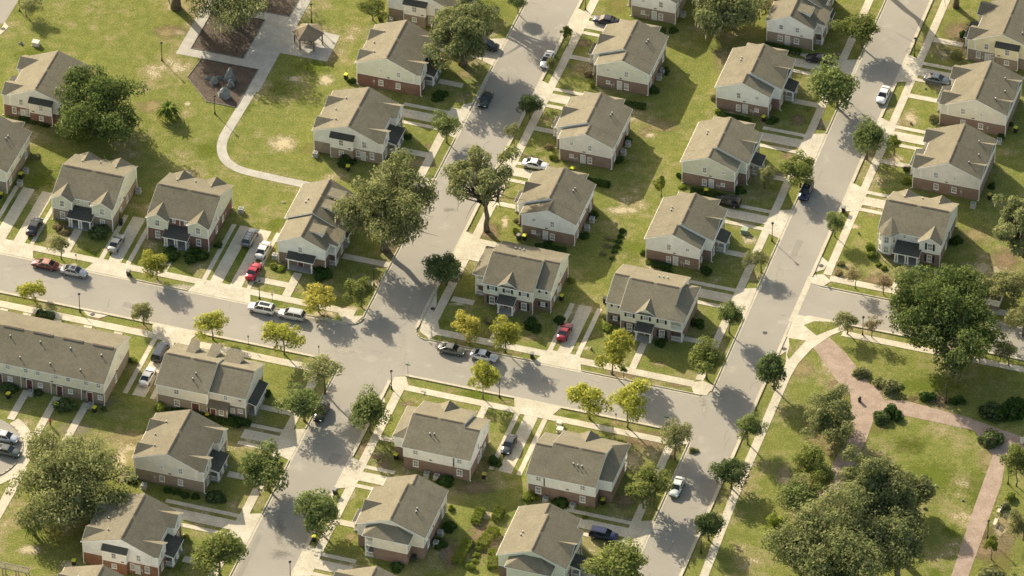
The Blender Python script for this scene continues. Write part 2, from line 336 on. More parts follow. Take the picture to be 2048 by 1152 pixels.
gut = [R4(LX0, LX0 + G, HY1 + 2, YN), R4(LX0, LX0 + G, YS, HY0 - 1.5), R4(LX1 - G, LX1, HY1 + 2.5, YN), R4(LX1 - G, LX1, YS, HY0 - 2),
       R4(RX0, RX0 + G, HY1 + 1.5, YN), R4(RX0, RX0 + G, YS, HY0 - 2), R4(RX1 - G, RX1, EY1 + 2, YN), R4(RX1 - G, RX1, YS, EY0 - 2), R4(RX1 - G - .2, RX1 + .4, EY0 - 2, EY1 + 2),
       R4(XW, LX0 - 2, HY1 - G, HY1), R4(LX1 + 2.5, RX0 - 1.5, HY1 - G, HY1), R4(XW, LX0 - 1.5, HY0, HY0 + G), R4(LX1 + 2, RX0 - 2, HY0, HY0 + G),
       R4(RX1 + 2, XE, EY1 - G, EY1), R4(RX1 + 2, XE, EY0, EY0 + G)]
sheet('gutter', gut, 0.031, 'kerbstone')

# driveways: (axis, centre, from the pavement, to the far end, kerb line, pavement near edge, double)
DRV = [('y', -86.4, -13.6, 0.6, HY1, 2), ('y', -67.3, -13.6, -1.2, HY1, 1), ('y', -46.8, -13.6, 2.0, HY1, 2), ('y', 13.5, -13.6, -0.8, HY1, 1),
       ('y', 13.1, -30.8, -45.5, HY0, 1), ('y', -51.3, -30.8, -45.5, HY0, 1),
       ('x', 40.1, -25.4, -33.5, LX0, 1), ('x', 61.7, -25.4, -33.5, LX0, 1), ('x', 20.3, -25.4, -31, LX0, 1), ('x', -49.2, -25.4, -31.5, LX0, 1), ('x', -71.2, -25.4, -38, LX0, 1), ('x', -93.0, -25.4, -35, LX0, 1),
       ('x', 8.0, -9.3, -3.4, LX1, 1), ('x', 30.2, -9.3, -3.9, LX1, 1), ('x', 52.0, -9.3, -3.9, LX1, 1), ('x', 74.0, -9.3, -3.9, LX1, 1), ('x', -53.5, -9.3, -4.2, LX1, 1), ('x', -76.0, -9.3, -3.4, LX1, 1),
       ('x', 8.3, 36.6, 28.5, RX0, 1), ('x', 30.4, 36.6, 28.5, RX0, 1), ('x', 52.5, 36.6, 29.0, RX0, 1), ('x', 74.6, 36.6, 28.0, RX0, 1), ('x', -53.7, 36.6, 25.2, RX0, 1),
       ('x', 40.6, 51.3, 57.3, RX1, 1), ('x', 59.7, 51.3, 57.3, RX1, 1), ('x', 78.6, 51.3, 57.3, RX1, 1)]
strips = []; aprons = []; cutters = []
for ax, c, s0, s1, kerb, n in DRV:
    if n == 1: segs = [(-2.85, -2.0), (-1.15, 1.15), (2.0, 2.85)]
    else: segs = [(-4.6, -3.8), (-3.1, -0.95), (0.5, 2.6), (3.5, 4.2)]
    w = -segs[0][0]; w2 = segs[-1][1]
    for a, b in segs:
        q = (c + a, c + b, s0, s1); strips.append(R4(q[0], q[1], min(s0, s1), max(s0, s1)) if ax == 'y' else R4(min(s0, s1), max(s0, s1), q[0], q[1]))
    sg = 1 if s0 > kerb else -1
    k = kerb + sg * 0.0
    tr = [(c - w - 1.3, k), (c + w2 + 1.3, k), (c + w2, s0), (c - w, s0)]
    aprons.append(tr if ax == 'y' else [(y, x) for x, y in tr])
    cutters.append((ax, c - w - 1.3, c + w2 + 1.3, kerb))
o = slabs('driveways', strips, 0.040, 'concrete'); slabs('driveway_apron', aprons, 0.060, 'concrete')
# pavements
PAV = [R4(-25.3, -23.8, -150, -30.8), R4(-25.1, -23.6, 17.0, 44.0), R4(-10.8, -9.3, HY1 + 3.5, 170), R4(-10.8, -9.3, -150, -30.8),
       R4(36.6, 38.0, -13.6, 170), R4(36.6, 38.0, -150, -30.8), R4(49.8, 51.2, 19.4, 170), R4(51.2, 95, 17.9, 19.4), R4(57.0, 95, 4.6, 6.0),
       R4(XW, -23.5, -15.1, -13.6), R4(-8.5, 36.6, -15.6, -14.0), R4(XW, -25.3, -30.8, -29.2), R4(-9.3, 36.6, -30.8, -29.4),
       [(-23.5, -15.1), (-21.9, -14.6), (-22.6, -17.0), (-24.6, -17.2), (-26.2, -15.1)], [(-12.1, -12), (-10.8, -10), (-9.3, -12.2), (-8.5, -14.0), (-8.5, -15.6), (-9.3, -17.0), (-11.5, -15.6)],
       [(38.0, -13.6), (40.0, -14.2), (39.6, -17.0), (37.4, -17.2), (36.0, -14.6)], [(-23.8, -30.8), (-21.9, -29.5), (-23.0, -27.4), (-25.3, -28.6)],
       [(-12.1, -30), (-10.8, -31.6), (-9.3, -30.8), (-9.0, -29.4), (-10, -27.4), (-11.8, -28)], [(38.0, -30.8), (40.0, -29.6), (38.8, -27.4), (36.6, -29.2)],
       [(51.6, 17.9), (49.8, 19.4), (48.2, 18.6), (48.2, 16.4), (50.6, 16.2)],
       # paths to front doors
       R4(-29.6, -25.1, 49.9, 51.2), R4(-30.0, -23.6, 29.3, 30.7), R4(25.1, 26.3, -14.0, -7.2), R4(31.9, 36.6, 19.5, 20.8), R4(31.9, 36.6, 41.6, 42.8), R4(31.8, 36.6, -4.6, -3.4), R4(31.9, 36.6, 63.2, 64.5),
       R4(-8.9, -5.0, -6.4, -5.1) , R4(-9.3, -5.2, 20.4, 21.6), R4(-9.3, -5.2, 42.2, 43.4), R4(-9.3, -5.2, 63.6, 64.8), R4(-9.3, -5.5, -65.9, -64.6), R4(-9.3, -5.4, -44.0, -42.8),
       R4(-42.6, -36.4, -11.5, -10.1), R4(-36.9, -35.4, -13.6, -7.2), R4(-77.0, -75.5, -13.6, -7.4), R4(-59.3, -57.8, -13.6, -7.4), R4(-30.3, -21.9, -1.2, 0.2),
       R4(0.4, 1.7, -14.0, -7.3), R4(51.3, 56.7, 87.6, 89.0), R4(51.2, 56.5, 70.8, 72.0), R4(51.2, 56.5, 51.5, 52.7), R4(61.8, 63.4, 19.4, 25), R4(-30.5, -25.3, -60.2, -58.8), R4(-30.5, -25.3, -82.0, -80.6), R4(-31, -25.3, -42.6, -41.4),
       R4(-66.4, -64.9, -31, -36.8), R4(-60.9, -59.4, -31, -36.8), R4(-71.9, -70.4, -31, -36.8), R4(-77.4, -75.9, -31, -36.8), R4(-81.6, -80.1, -31, -36.8), R4(4.4, 5.6, -30.8, -37.2), R4(30.9, 36.6, -66.2, -65.0),
       R4(-70.3, -69.0, -57.5, -49.8), R4(-64.9, -63.6, -60.0, -49.8), R4(-59.6, -58.3, -62, -49.8), R4(-75.7, -74.4, -57.5, -49.8),
       # driveway of the corner house
       R4(-12.2 + .2, -6.0, 4.9, 10.0), R4(65.6, 66.6, 20, 26), R4(67.8, 68.8, 20, 26)]
slabs('pavement', PAV, 0.050, 'concrete')
# pads round the storm drains, light concrete corner in the south east, park walks
PADS = [[(LX1, -4.5), (-12.0, -4.5), (-10.9, -8.2), (-10.9, -11), (LX1, -12.5)], [(-68.3, HY0), (-66.6, -28.6), (-64.6, -28.6), (-63.2, HY0)], [(RX1, 24.0), (49.9, 22.6), (49.6, 20.6), (RX1, 19.2)],
        [(RX1, 2.0), (49.5, -0.2), (49.2, -2.2), (RX1, -4.0)], [(LX1, -33), (-11.1, -35), (-11.1, -37), (LX1, -39)], [(-109.3, 43.5), (-108.2, 42.5), (-108.7, 40.0), (-109.3, 39.5)],
        [(LX0, 46.5), (-23.3, 45.5), (-23.6, 43.3), (LX0, 42.5)]]
slabs('drain_pad', PADS, 0.055, 'concrete')
corner = [(48.15, 7.75), (57.0, 7.75), (57.0, 6.0), (55.4, 4.2), (53.2, 0.0), (52.0, -4.5), (51.7, -8), (51.7, -40), (52.4, -62), (53.5, -100), (52.0, -100), (51.0, -62), (50.2, -40), (50.2, -8), (49.9, -4.6), (48.2, 1.7)]
slabs('park_pavement', [corner], 0.050, 'concrete')
def inset(n, p, mat, h): return slabs(n, [p], h, mat)
inset('grass_island', [(50.2, 5.4), (51.6, 6.9), (54.0, 7.5), (55.7, 7.3), (56.1, 6.8), (54.6, 5.2), (53.0, 3.4)], 'grass', 0.062)
inset('grass_island', [(48.7, 1.4), (51.7, 1.6), (50.9, -1.2), (50.2, -4.0), (49.6, -3.0), (49.4, -0.6)], 'grass', 0.063)
BW = [[(53.2, 0.4), (55.2, 3.6), (59.1, 0.4), (64.9, -6.0), (65.8, -6.1), (68.4, -9.3), (71.6, -8.3), (82.8, -9.3), (86.7, -10.2), (93.0, -11.5), (105, -12.5), (105, -15.6), (93.7, -14.8), (91.2, -16.3),
       (92.2, -23.6), (92.6, -46.0), (93.1, -70), (90.6, -70), (89.9, -48.0), (89.3, -30), (89.1, -17.4), (84.6, -12.2), (72.8, -12.0), (67.9, -14.5), (68.1, -20), (67.4, -29), (66.8, -42), (63.8, -42), (64.0, -29), (65.3, -19), (62.5, -9.5), (60.1, -7.5), (56.5, -3.4)]]
sheet('brick_path', BW, 0.030, 'brickwalk')
# north west park
def smooth_path(pts, k=6):
    P = [Vector(p) for p in pts]; out = []
    for i in range(len(P) - 1):
        p0, p1, p2, p3 = P[max(i - 1, 0)], P[i], P[i + 1], P[min(i + 2, len(P) - 1)]
        for j in range(k):
            t = j / k; out.append(tuple(0.5 * ((2 * p1) + (p2 - p0) * t + (2 * p0 - 5 * p1 + 4 * p2 - p3) * t * t + (3 * p1 - p0 - 3 * p2 + p3) * t ** 3)))
    return out + [tuple(P[-1])]
walk = smooth_path([(-60.3, 46), (-60.45, 36), (-60.7, 27.5), (-60.7, 24), (-60.0, 20.9), (-58.2, 18.1), (-55.2, 16.5), (-51, 16.1), (-46, 15.95), (-41.5, 15.9)])
sheet('park_path', ribbon(walk, 1.75), 0.034, 'concrete_grey')
sheet('park_plaza', [R4(-76.9, -74.8, 46.3, 75), R4(-76.9, -61.3, 44.1, 46.3), R4(-64.9, -59.15, 46.3, 58.1), R4(-61.3, -59.15, 38, 46.3), R4(-74.8, -64.9, 58.1, 60.3), [(-59.15, 49.8), (-50.3, 49.9), (-50.6, 57.8), (-59.15, 58.1)],
                     R4(-64.9, -58.9, 58.1, 60.3), R4(-61.0, -58.9, 60.3, 80)], 0.028, 'concrete_grey')
beds = [R4(-74.8, -64.9, 46.3, 58.1), R4(-74.8, -61.0, 60.3, 80), [(-72.0, 44.1), (-72.6, 38.2), (-67.0, 32.7), (-61.4, 32.7), (-61.3, 44.1)]]
sheet('mulch_bed', beds, 0.020, 'mulch')
mb = MB()
def curb_line(mb, pts, w, h, close=False):
    pp = list(pts) + ([pts[0]] if close else [])
    for i in range(len(pp) - 1):
        a, b = Vector(pp[i]), Vector(pp[i + 1]); d = (b - a).normalized(); n = Vector((-d.y, d.x)) * w / 2; e = d * w * 0.49
        mb.slab([(*(a + n - e), h), (*(a - n - e), h), (*(b - n + e), h), (*(b + n + e), h)], h)
for i, p in enumerate(beds): curb_line(mb, p, 0.10, 0.10 + 0.003 * i, True)
tag(mb.obj('bed_edging', 'worn_edge'), kind='structure')
# kerbs, broken at the driveways
mb = MB(); KW, KH = 0.18, 0.165
def kerb(axis, line, side, t0, t1):
    cuts = sorted((a, b) for ax, a, b, k in cutters if ax == axis and abs(k - line) < 0.1 and b > t0 and a < t1)
    cur = t0
    for a, b in cuts + [(t1, t1)]:
        if a > cur:
            x0, x1 = (line, line + side * KW); x0, x1 = min(x0, x1), max(x0, x1)
            if axis == 'y': mb.box(cur, a, x0, x1, 0, KH)
            else: mb.box(x0, x1, cur, a, 0, KH)
        cur = max(cur, b)
kerb('x', LX0, -1, HY1 + 2, YN); kerb('x', LX0, -1, YS, HY0 - 1.5); kerb('x', LX1, 1, HY1 + 2.5, YN); kerb('x', LX1, 1, YS, HY0 - 2)
kerb('x', RX0, -1, HY1 + 1.5, YN); kerb('x', RX0, -1, YS, HY0 - 2); kerb('x', RX1, 1, EY1 + 2, YN); kerb('x', RX1, 1, YS, EY0 - 6)
kerb('y', HY1, 1, XW, LX0 - 2); kerb('y', HY1, 1, LX1 + 2.5, RX0 - 1.5); kerb('y', HY0, -1, XW, LX0 - 1.5); kerb('y', HY0, -1, LX1 + 2, RX0 - 2)
kerb('y', EY1, 1, RX1 + 2, XE); kerb('y', EY0, -1, RX1 + 9, XE)
curb_line(mb, arc(LX0 - 2, HY1 + 2, 2.09, 0, -90), KW, KH); curb_line(mb, arc(LX1 + 2.5, HY1 + 2.5, 2.59, -90, -180), KW, KH)
curb_line(mb, arc(-73.5, -66.2, 8.7, -100, 60, 24), KW, KH)
tag(mb.obj('kerb', 'kerbstone'), kind='structure')
# concrete round the cul-de-sac
ring = []
ro = arc(-73.5, -66.2, 10.6, -60, 62, 24); ri = arc(-73.5, -66.2, 8.8, -60, 62, 24)
for i in range(24): ring.append([ri[i], ro[i], ro[i + 1], ri[i + 1]])
sheet('pavement_round_turning_circle', ring, 0.036, 'concrete')
sheet('pavement', [[(-64.4, -68), (-62.7, -68), (-62.4, -75), (-62.6, -100), (-64.2, -100), (-64.0, -78)]], 0.041, 'concrete')
# drain covers
DR = [(-12.2 + 1.0, -9.3), (-66.0, -28.0), (48.9, 21.4), (48.75, -1.6), (-11.6, -36.2), (-108.9, 41.6)]
me = None
for i, (x, y) in enumerate(DR + [at(1530, 666)]):
    if me is None:
        mb = MB(); mb.tube([(0, 0, 0), (0, 0, 0.012)], [0.42, 0.42], 20); me = mb.mesh('drain_cover', 'dark')
    lab = ['round iron drain cover in the concrete pad west of the house with navy shutters', 'round iron drain cover in the pad beyond the long townhouse row', 'round iron drain cover beside the stop sign at the short side street',
           'round iron drain cover on the pad near the start of the brick path', 'round iron drain cover below the crossing, near the lamp post', 'round iron drain cover at the far left corner road', 'round iron manhole cover in the carriageway of the right street'][i]
    tag(put('drain_cover', me, loc=(x, y, 0.056 if i < 6 else 0.012)), lab, 'drain cover', 'drain covers along the kerbs')

surf('tar', (0.16, 0.147, 0.125), (0.19, 0.175, 0.15), 1.0, None, 0.1, 5, 0.0); surf('asphalt_new', (0.225, 0.207, 0.175), (0.245, 0.225, 0.19), 0.4, None, 0.1, 6, 0.0); surf('asphalt_old', (0.31, 0.286, 0.242), (0.335, 0.31, 0.262), 0.4, None, 0.1, 6, 0.0)
crn = random.Random(5); cracks = []
def crack(x, y, ang, L, w=.07):
    pts = [(x, y)]
    for k in range(int(L / .5)): ang += crn.uniform(-.35, .35); pts.append((pts[-1][0] + .5 * math.cos(ang), pts[-1][1] + .5 * math.sin(ang)))
    return ribbon(pts, w)
for x0, x1, y0, y1, n in ((LX0 + .8, LX1 - .8, -95, 80, 34), (RX0 + .8, RX1 - .8, -75, 95, 30)):
    for k in range(n): cracks += crack(crn.uniform(x0 + 1, x1 - 1), crn.uniform(y0, y1), crn.choice([1.57, 1.57, 0.1, 3.0]), crn.uniform(1, 5) if k % 3 else 2.5, crn.uniform(.04, .08))
for k in range(30): cracks += crack(crn.uniform(-85, 36), crn.uniform(HY0 + 1.2, HY1 - 1.2), crn.choice([0, 0, 1.5]), crn.uniform(1, 5) if k % 3 else 2.5, crn.uniform(.04, .08))
sheet('road_crack', [c for c in cracks if all((LX0 + .5 < p[0] < LX1 - .5) or (RX0 + .5 < p[0] < RX1 - .5) or (HY0 + .5 < p[1] < HY1 - .5) for p in c)], 0.0235, 'tar')
sheet('road_repair', [R4(-19.5, -17.6, 33, 35.2), R4(-15.8, -14.0, -52, -49.4), R4(43.0, 44.2, 22, 27), R4(-62, -57.5, -24.5, -23.2), R4(12, 15, -22, -20.4), R4(44.5, 46.5, -38, -36), R4(-20.9, -20.0, -85, -72)], 0.0190, 'asphalt_new')
# ragged patches of bare ground: (u, v, rx px, ry px, material)
PT = [(565, 287, 52, 30, 'sand_patch'), (652, 160, 30, 22, 'sand_patch'), (590, 158, 30, 12, 'sand_patch'), (340, 62, 60, 22, 'dirt_patch'), (355, 65, 25, 12, 'sand_patch'), (340, 224, 26, 10, 'sand_patch'), (375, 208, 16, 8, 'sand_patch'),
      (1245, 420, 60, 14, 'sand_patch'), (1290, 265, 26, 18, 'dry_patch'), (1450, 120, 40, 60, 'dry_patch'), (1300, 270, 18, 12, 'sand_patch'), (975, 462, 52, 34, 'dirt_patch'), (1010, 445, 14, 24, 'sand_patch'), (783, 490, 38, 40, 'dirt_patch'), (790, 480, 18, 20, 'sand_patch'),
      (950, 975, 70, 24, 'dirt_patch'), (1250, 1000, 45, 26, 'dirt_patch'), (1190, 820, 60, 18, 'sand_patch'), (1290, 880, 80, 34, 'dirt_patch'), (1265, 920, 30, 30, 'sand_patch'), (1340, 900, 34, 30, 'dirt_patch'),
      (240, 920, 28, 40, 'sand_patch'), (250, 955, 24, 20, 'sand_patch'), (150, 860, 60, 30, 'worn_patch'), (205, 800, 50, 20, 'worn_patch'), (60, 1100, 40, 16, 'sand_patch'), (140, 1130, 30, 16, 'sand_patch'),
      (1665, 720, 38, 50, 'sand_patch'), (1640, 860, 60, 80, 'dry_patch'), (1570, 950, 30, 40, 'sand_patch'), (1600, 1000, 60, 90, 'dry_patch'), (1760, 790, 60, 26, 'sand_patch'), (1850, 800, 90, 18, 'dirt_patch'), (1990, 1090, 60, 70, 'dirt_patch'), (2010, 1060, 40, 60, 'sand_patch'),
      (1860, 960, 100, 70, 'lush_patch'), (1820, 890, 70, 30, 'lush_patch'), (1960, 980, 60, 70, 'lush_patch'), (1720, 780, 60, 40, 'dirt_patch'), (1860, 770, 120, 30, 'lush_patch'),
      (1920, 65, 60, 40, 'dirt_patch'), (1890, 108, 40, 24, 'worn_patch'), (1820, 240, 30, 24, 'sand_patch'), (1790, 320, 34, 20, 'sand_patch'), (1760, 560, 70, 20, 'dirt_patch'), (1950, 470, 50, 30, 'dry_patch'), (2010, 520, 50, 40, 'dirt_patch'),
      (700, 620, 30, 16, 'sand_patch'), (1130, 350, 26, 12, 'dirt_patch'), (1140, 190, 24, 10, 'worn_patch'), (930, 148, 30, 20, 'dry_patch'), (1640, 250, 40, 20, 'worn_patch'), (1595, 240, 30, 20, 'dirt_patch'),
      (730, 900, 34, 30, 'dirt_patch'), (700, 985, 20, 24, 'sand_patch'), (770, 930, 26, 24, 'dirt_patch'), (985, 1100, 24, 60, 'sand_patch'), (900, 1110, 30, 50, 'dirt_patch'), (280, 660, 26, 12, 'dry_patch'), (120, 600, 30, 8, 'sand_patch'),
      (1260, 750, 30, 10, 'dirt_patch'), (930, 700, 40, 12, 'dirt_patch'), (1010, 720, 30, 10, 'dirt_patch'), (430, 690, 34, 8, 'sand_patch'), (640, 628, 30, 10, 'sand_patch'), (1160, 845, 30, 10, 'dry_patch'), (1420, 470, 60, 30, 'lush_patch'),
      (300, 640, 30, 8, 'sand_patch'), (1740, 420, 24, 30, 'dry_patch'), (660, 100, 30, 60, 'dry_patch'), (1100, 520, 40, 20, 'worn_patch'), (1060, 640, 30, 14, 'worn_patch'),
      (1500, 480, 30, 16, 'sand_patch'), (1340, 455, 20, 10, 'dry_patch'), (1240, 320, 40, 16, 'lush_patch'), (1275, 500, 70, 40, 'lush_patch'), (480, 210, 60, 40, 'lush_patch'), (420, 300, 60, 30, 'lush_patch'), (560, 180, 40, 30, 'lush_patch'), (900, 420, 30, 10, 'tar_patch'), (640, 640, 50, 12, 'tar_patch'),
      (900, 800 - 90, 26, 8, 'tar_patch'), (1505, 330, 24, 14, 'tar_patch'), (620, 1000, 40, 20, 'tar_patch'), (560, 1110, 40, 16, 'tar_patch'), (1130, 430 - 300, 30, 14, 'tar_patch'), (965, 1075, 44, 70, 'dirt_patch'), (975, 1030, 26, 12, 'sand_patch'), (1012, 1085, 8, 50, 'sand_patch'), (885, 1100, 12, 40, 'worn_patch'), (806, 705, 12, 60, 'dust_patch'), (1408, 815, 10, 34, 'dust_patch'), (1395, 800, 22, 10, 'dust_patch'), (940, 480, 20, 30, 'dust_patch'), (690, 700, 60, 14, 'dust_patch'), (360, 575, 70, 10, 'dust_patch'), (1560, 560, 14, 60, 'dust_patch'), (560, 1060, 20, 60, 'tar_patch')]
prn = random.Random(11)
for fx, fy, nx in [(-24.6, y, 1) for y in range(-95, 70, 9)] + [(-8.0, y, 1) for y in range(-95, 80, 9)] + [(35.5, y, 1) for y in range(-70, 90, 10)] + [(52.5, y, 1) for y in range(24, 95, 9)] + [(x, -16.3, 0) for x in range(-85, 38, 8)] + [(x, -28.4, 0) for x in range(-85, 38, 8)] + [(x, -12, 0) for x in range(-80, 38, 12)]:
    ox, oy = (prn.uniform(-1.5, 2.0), prn.uniform(-4, 4)) if nx else (prn.uniform(-4, 4), prn.uniform(-.6, .6))
    q = CR @ (np.array([fx + ox, fy + oy, 0]) - CPOS), CD @ (np.array([fx + ox, fy + oy, 0]) - CPOS), CW @ (np.array([fx + ox, fy + oy, 0]) - CPOS)
    PT.append((1024 + F_PX * q[0] / q[2], 576 + F_PX * q[1] / q[2], prn.uniform(10, 34), prn.uniform(5, 16), prn.choice(['sand_patch', 'dry_patch', 'dry_patch', 'dirt_patch', 'worn_patch', 'lush_patch'])))
for k in range(46): PT.append((prn.uniform(0, 1500), prn.uniform(0, 1152), prn.uniform(30, 80), prn.uniform(16, 40), prn.choice(['dry_patch', 'lush_patch', 'lush_patch', 'yard_patch', 'yard_patch'])))
for k in range(22): PT.append((prn.uniform(1560, 2048), prn.uniform(700, 1152), prn.uniform(20, 60), prn.uniform(10, 34), prn.choice(['dry_patch', 'lush_patch', 'dirt_patch', 'yard_patch'])))
for i, (u, v, rx, ry, mt) in enumerate(PT):
    x, y = at(u, v); mb = MB(); n = 28
    mb.add([(math.cos(2 * math.pi * k / n) * 1.3, math.sin(2 * math.pi * k / n) * 1.3, 0) for k in range(n)], [tuple(range(n))])
    nm = 'asphalt_stain' if mt in ('tar_patch', 'dust_patch') else 'bare_soil'
    o = put(nm, mb.mesh(nm, mt, recalc=False), loc=(x, y, 0.0265 + 0.00001 * i if mt in ('tar_patch', 'dust_patch') else 0.004 + 0.00003 * i), rz=-PH, sc=(rx / 11.7, ry / 7.5, 1))
    o.rotation_euler.z = PH; tag(o, kind='structure')

# ------------------------------------------------------------------ houses
WCACHE = {}
def win_mesh(w, h, kind):
    k = (round(w, 2), round(h, 2), kind)
    if k in WCACHE: return WCACHE[k]
    f = MB(); t = 0.095; hw, hh = w / 2, h / 2
    if kind == 'door':
        f.box(-hw - .08, -hw, -0.07, 0, -hh, hh + .08); f.box(hw, hw + .08, -0.07, 0, -hh, hh + .08); f.box(-hw, hw, -0.07, 0, hh, hh + .08)
        p = MB(); p.box(-hw, hw, -0.04, 0.02, -hh, hh); p.box(-hw + .12, hw - .12, -0.05, -0.04, 0.05, hh - .15); p.box(-hw + .12, hw - .12, -0.05, -0.04, -hh + .15, -0.08)
        r = (f.mesh('frame', 'trim'), p)
    else:
        f.box(-hw, -hw + t, -0.07, 0, -hh, hh); f.box(hw - t, hw, -0.07, 0, -hh, hh); f.box(-hw + t, hw - t, -0.07, 0, hh - t, hh); f.box(-hw + t, hw - t, -0.07, 0, -hh, -hh + t)
        f.box(-hw + t, hw - t, -0.055, 0, -0.035, 0.035)
        f.box(-0.018, 0.018, -0.045, 0, 0.03, hh - t); f.box(-0.018, 0.018, -0.045, 0, -hh + t, -0.03)
        f.box(-hw - .05, hw + .05, -0.10, 0, -hh - .07, -hh)
        p = MB(); p.box(-hw + t * .8, hw - t * .8, -0.03, 0.01, -hh + t * .8, hh - t * .8)
        r = (f.mesh('frame', 'trim'), p.mesh('pane', 'pane'))
    WCACHE[k] = r; return r
NRM = dict(f=(0, -1), k=(0, 1), l=(-1, 0), r=(1, 0))
class House:
    def __init__(s, name, label, x, y, A, B, siding, brick, group='two storey houses along the streets', cat='house'):
        s.root = empty(name, (x, y, 0), label, cat, group); s.fr = FR(A, B)
        s.brick, s.siding = 'brick_' + brick, 'siding_' + siding
        s.mb = {k: MB(s.fr) for k in ('brick', 'siding', 'roof', 'trim', 'ridge')}
        s.x, s.y = x, y
    def world(s, a, b): p = s.fr(a, b, 0); return s.x + p[0], s.y + p[1]
    def part(s, name, mat, fn, smooth=False):
        m = MB(s.fr); fn(m); return m.obj(name, mat, s.root, smooth)
    def walls(s, a0, a1, b0, b1, ztop, zb=2.5, z0=-0.02, brick=True):
        if brick: s.mb['brick'].box(a0, a1, b0, b1, z0, zb)
        e = 0.025
        s.mb['siding'].box(a0 - e, a1 + e, b0 - e, b1 + e, zb, ztop)
        t = s.mb['trim']
        t.box(a0 - .05, a1 + .05, b0 - .05, b1 + .05, zb - .05, zb + .09)
        for a in (a0, a1):
            for b in (b0, b1): t.box(a - .08, a + .08, b - .08, b + .08, zb + .09, ztop - .01)
    def gable_a(s, a0, a1, b0, b1, ez, rz, bc=None, ov=0.4, la=0.28, ra=0.28, zb=2.5, wall=True, ridge=True, brick=True):
        """volume whose ridge runs along a"""
        bc = (b0 + b1) / 2 if bc is None else bc
        sf = (rz - ez) / (bc - b0 + ov); sk = (rz - ez) / (b1 + ov - bc)
        zf, zk = ez + sf * ov - .24, ez + sk * ov - .24
        if wall:
            s.walls(a0, a1, b0, b1, min(zf, zk), zb, brick=brick)
            s.mb['siding'].prism_a([(b0 - .025, min(zf, zk) - .01), (b1 + .025, min(zf, zk) - .01), (b1 + .025, zk), (bc, rz - .24), (b0 - .025, zf)], a0 - .03, a1 + .03)
        A0, A1 = a0 - la, a1 + ra
        R, T = s.mb['roof'], s.mb['trim']
        R.slab([(A0, b0 - ov, ez), (A1, b0 - ov, ez), (A1, bc, rz), (A0, bc, rz)], .07)
        R.slab([(A0, b1 + ov, ez), (A0, bc, rz), (A1, bc, rz), (A1, b1 + ov, ez)], .07)
        g = .05
        T.slab([(A0 - g, b0 - ov - g, ez - .06), (A1 + g, b0 - ov - g, ez - .06), (A1 + g, bc, rz - .06), (A0 - g, bc, rz - .06)], .14)
        T.slab([(A0 - g, b1 + ov + g, ez - .06), (A0 - g, bc, rz - .06), (A1 + g, bc, rz - .06), (A1 + g, b1 + ov + g, ez - .06)], .14)
        if ridge:
            L = A1 - A0
            for q0, q1 in ([(.06, .94)] if L < 8 else [(.05, .46), (.54, .95)]):
                rm = MB(s.fr); rm.prism_a([(bc - .2, rz - .1), (bc + .2, rz - .1), (bc + .2, rz - .03), (bc, rz + .07), (bc - .2, rz - .03)], A0 + L * q0, A0 + L * q1); rm.obj('ridge_vent', 'ridge', s.root)
        s.main = (b0, b1, bc, ez, rz, ov, sf, sk)
    def cross(s, c, w, ez, zp, side='f', out=0.0, fill=True, wallb=None, ov=0.3):
        """small gable whose ridge runs along b, in front ('f') or at the back ('k') of the last gable_a volume"""
        b0, b1, bc, mez, mrz, mov, sf, sk = s.main
        if side == 'f': sg, base, sl = 1, b0, sf
        else: sg, base, sl = -1, b1, sk
        bf = base - sg * (out + ov) if fill else base - sg * ov
        bi = base - sg * mov + sg * (zp - mez) / sl + sg * .05          # where the ridge dives into the main slope
        bv = base - sg * mov + sg * max(0.0, (ez - mez) / sl)
        R, T = s.mb['roof'], s.mb['trim']
        for d in (-1, 1):
            pts = [(c, bf, zp + .03), (c, bi, zp + .03), (c + d * w, bv, ez + .03), (c + d * w, bf, ez + .03)]
            R.slab(pts, .07)
            g = .05
            T.slab([(c, bf - sg * g, zp - .03), (c, bf + sg * .5, zp - .03), (c + d * (w + g), bf + sg * .5, ez - .03), (c + d * (w + g), bf - sg * g, ez - .03)], .13)
        if fill:
            wb = wallb if wallb is not None else base - sg * out
            sl2 = (zp - ez) / w; ww = w - .25
            q0, q1 = (wb - sg * .03, wb + sg * .6)
            s.mb['siding'].prism_b([(c - ww, ez - .3), (c + ww, ez - .3), (c + ww, ez + sl2 * .25 - .14), (c, zp - .14), (c - ww, ez + sl2 * .25 - .14)], min(q0, q1), max(q0, q1))
    def win(s, a, b, z, w, h, n, shut=0.0, name='window'):
        na, nb = NRM[n]; nw = s.fr(na, nb, 0); rz = math.atan2(nw[1], nw[0]) + math.pi / 2
        loc = s.fr(a + na * .03, b + nb * .03, z)
        f, p = win_mesh(w, h, 'win')
        o = put('window', f, s.root, loc, rz); put('pane', p, o)
        if shut:
            m = WCACHE.get(('sh', round(h, 2)))
            if m is None:
                q = MB(); q.box(-.18, .18, -.05, 0, -h / 2, h / 2); q.box(-.13, .13, -.062, -.05, .04, h / 2 - .06); q.box(-.13, .13, -.062, -.05, -h / 2 + .06, -.04)
                m = q.mesh('shutter', 'shutter'); WCACHE[('sh', round(h, 2))] = m
            for d in (-1, 1):
                q = s.fr(a + na * .03, b + nb * .03, z); off = (w / 2 + .24) * d
                put('shutter', m, s.root, (q[0] + math.cos(rz) * off, q[1] + math.sin(rz) * off, q[2]), rz)
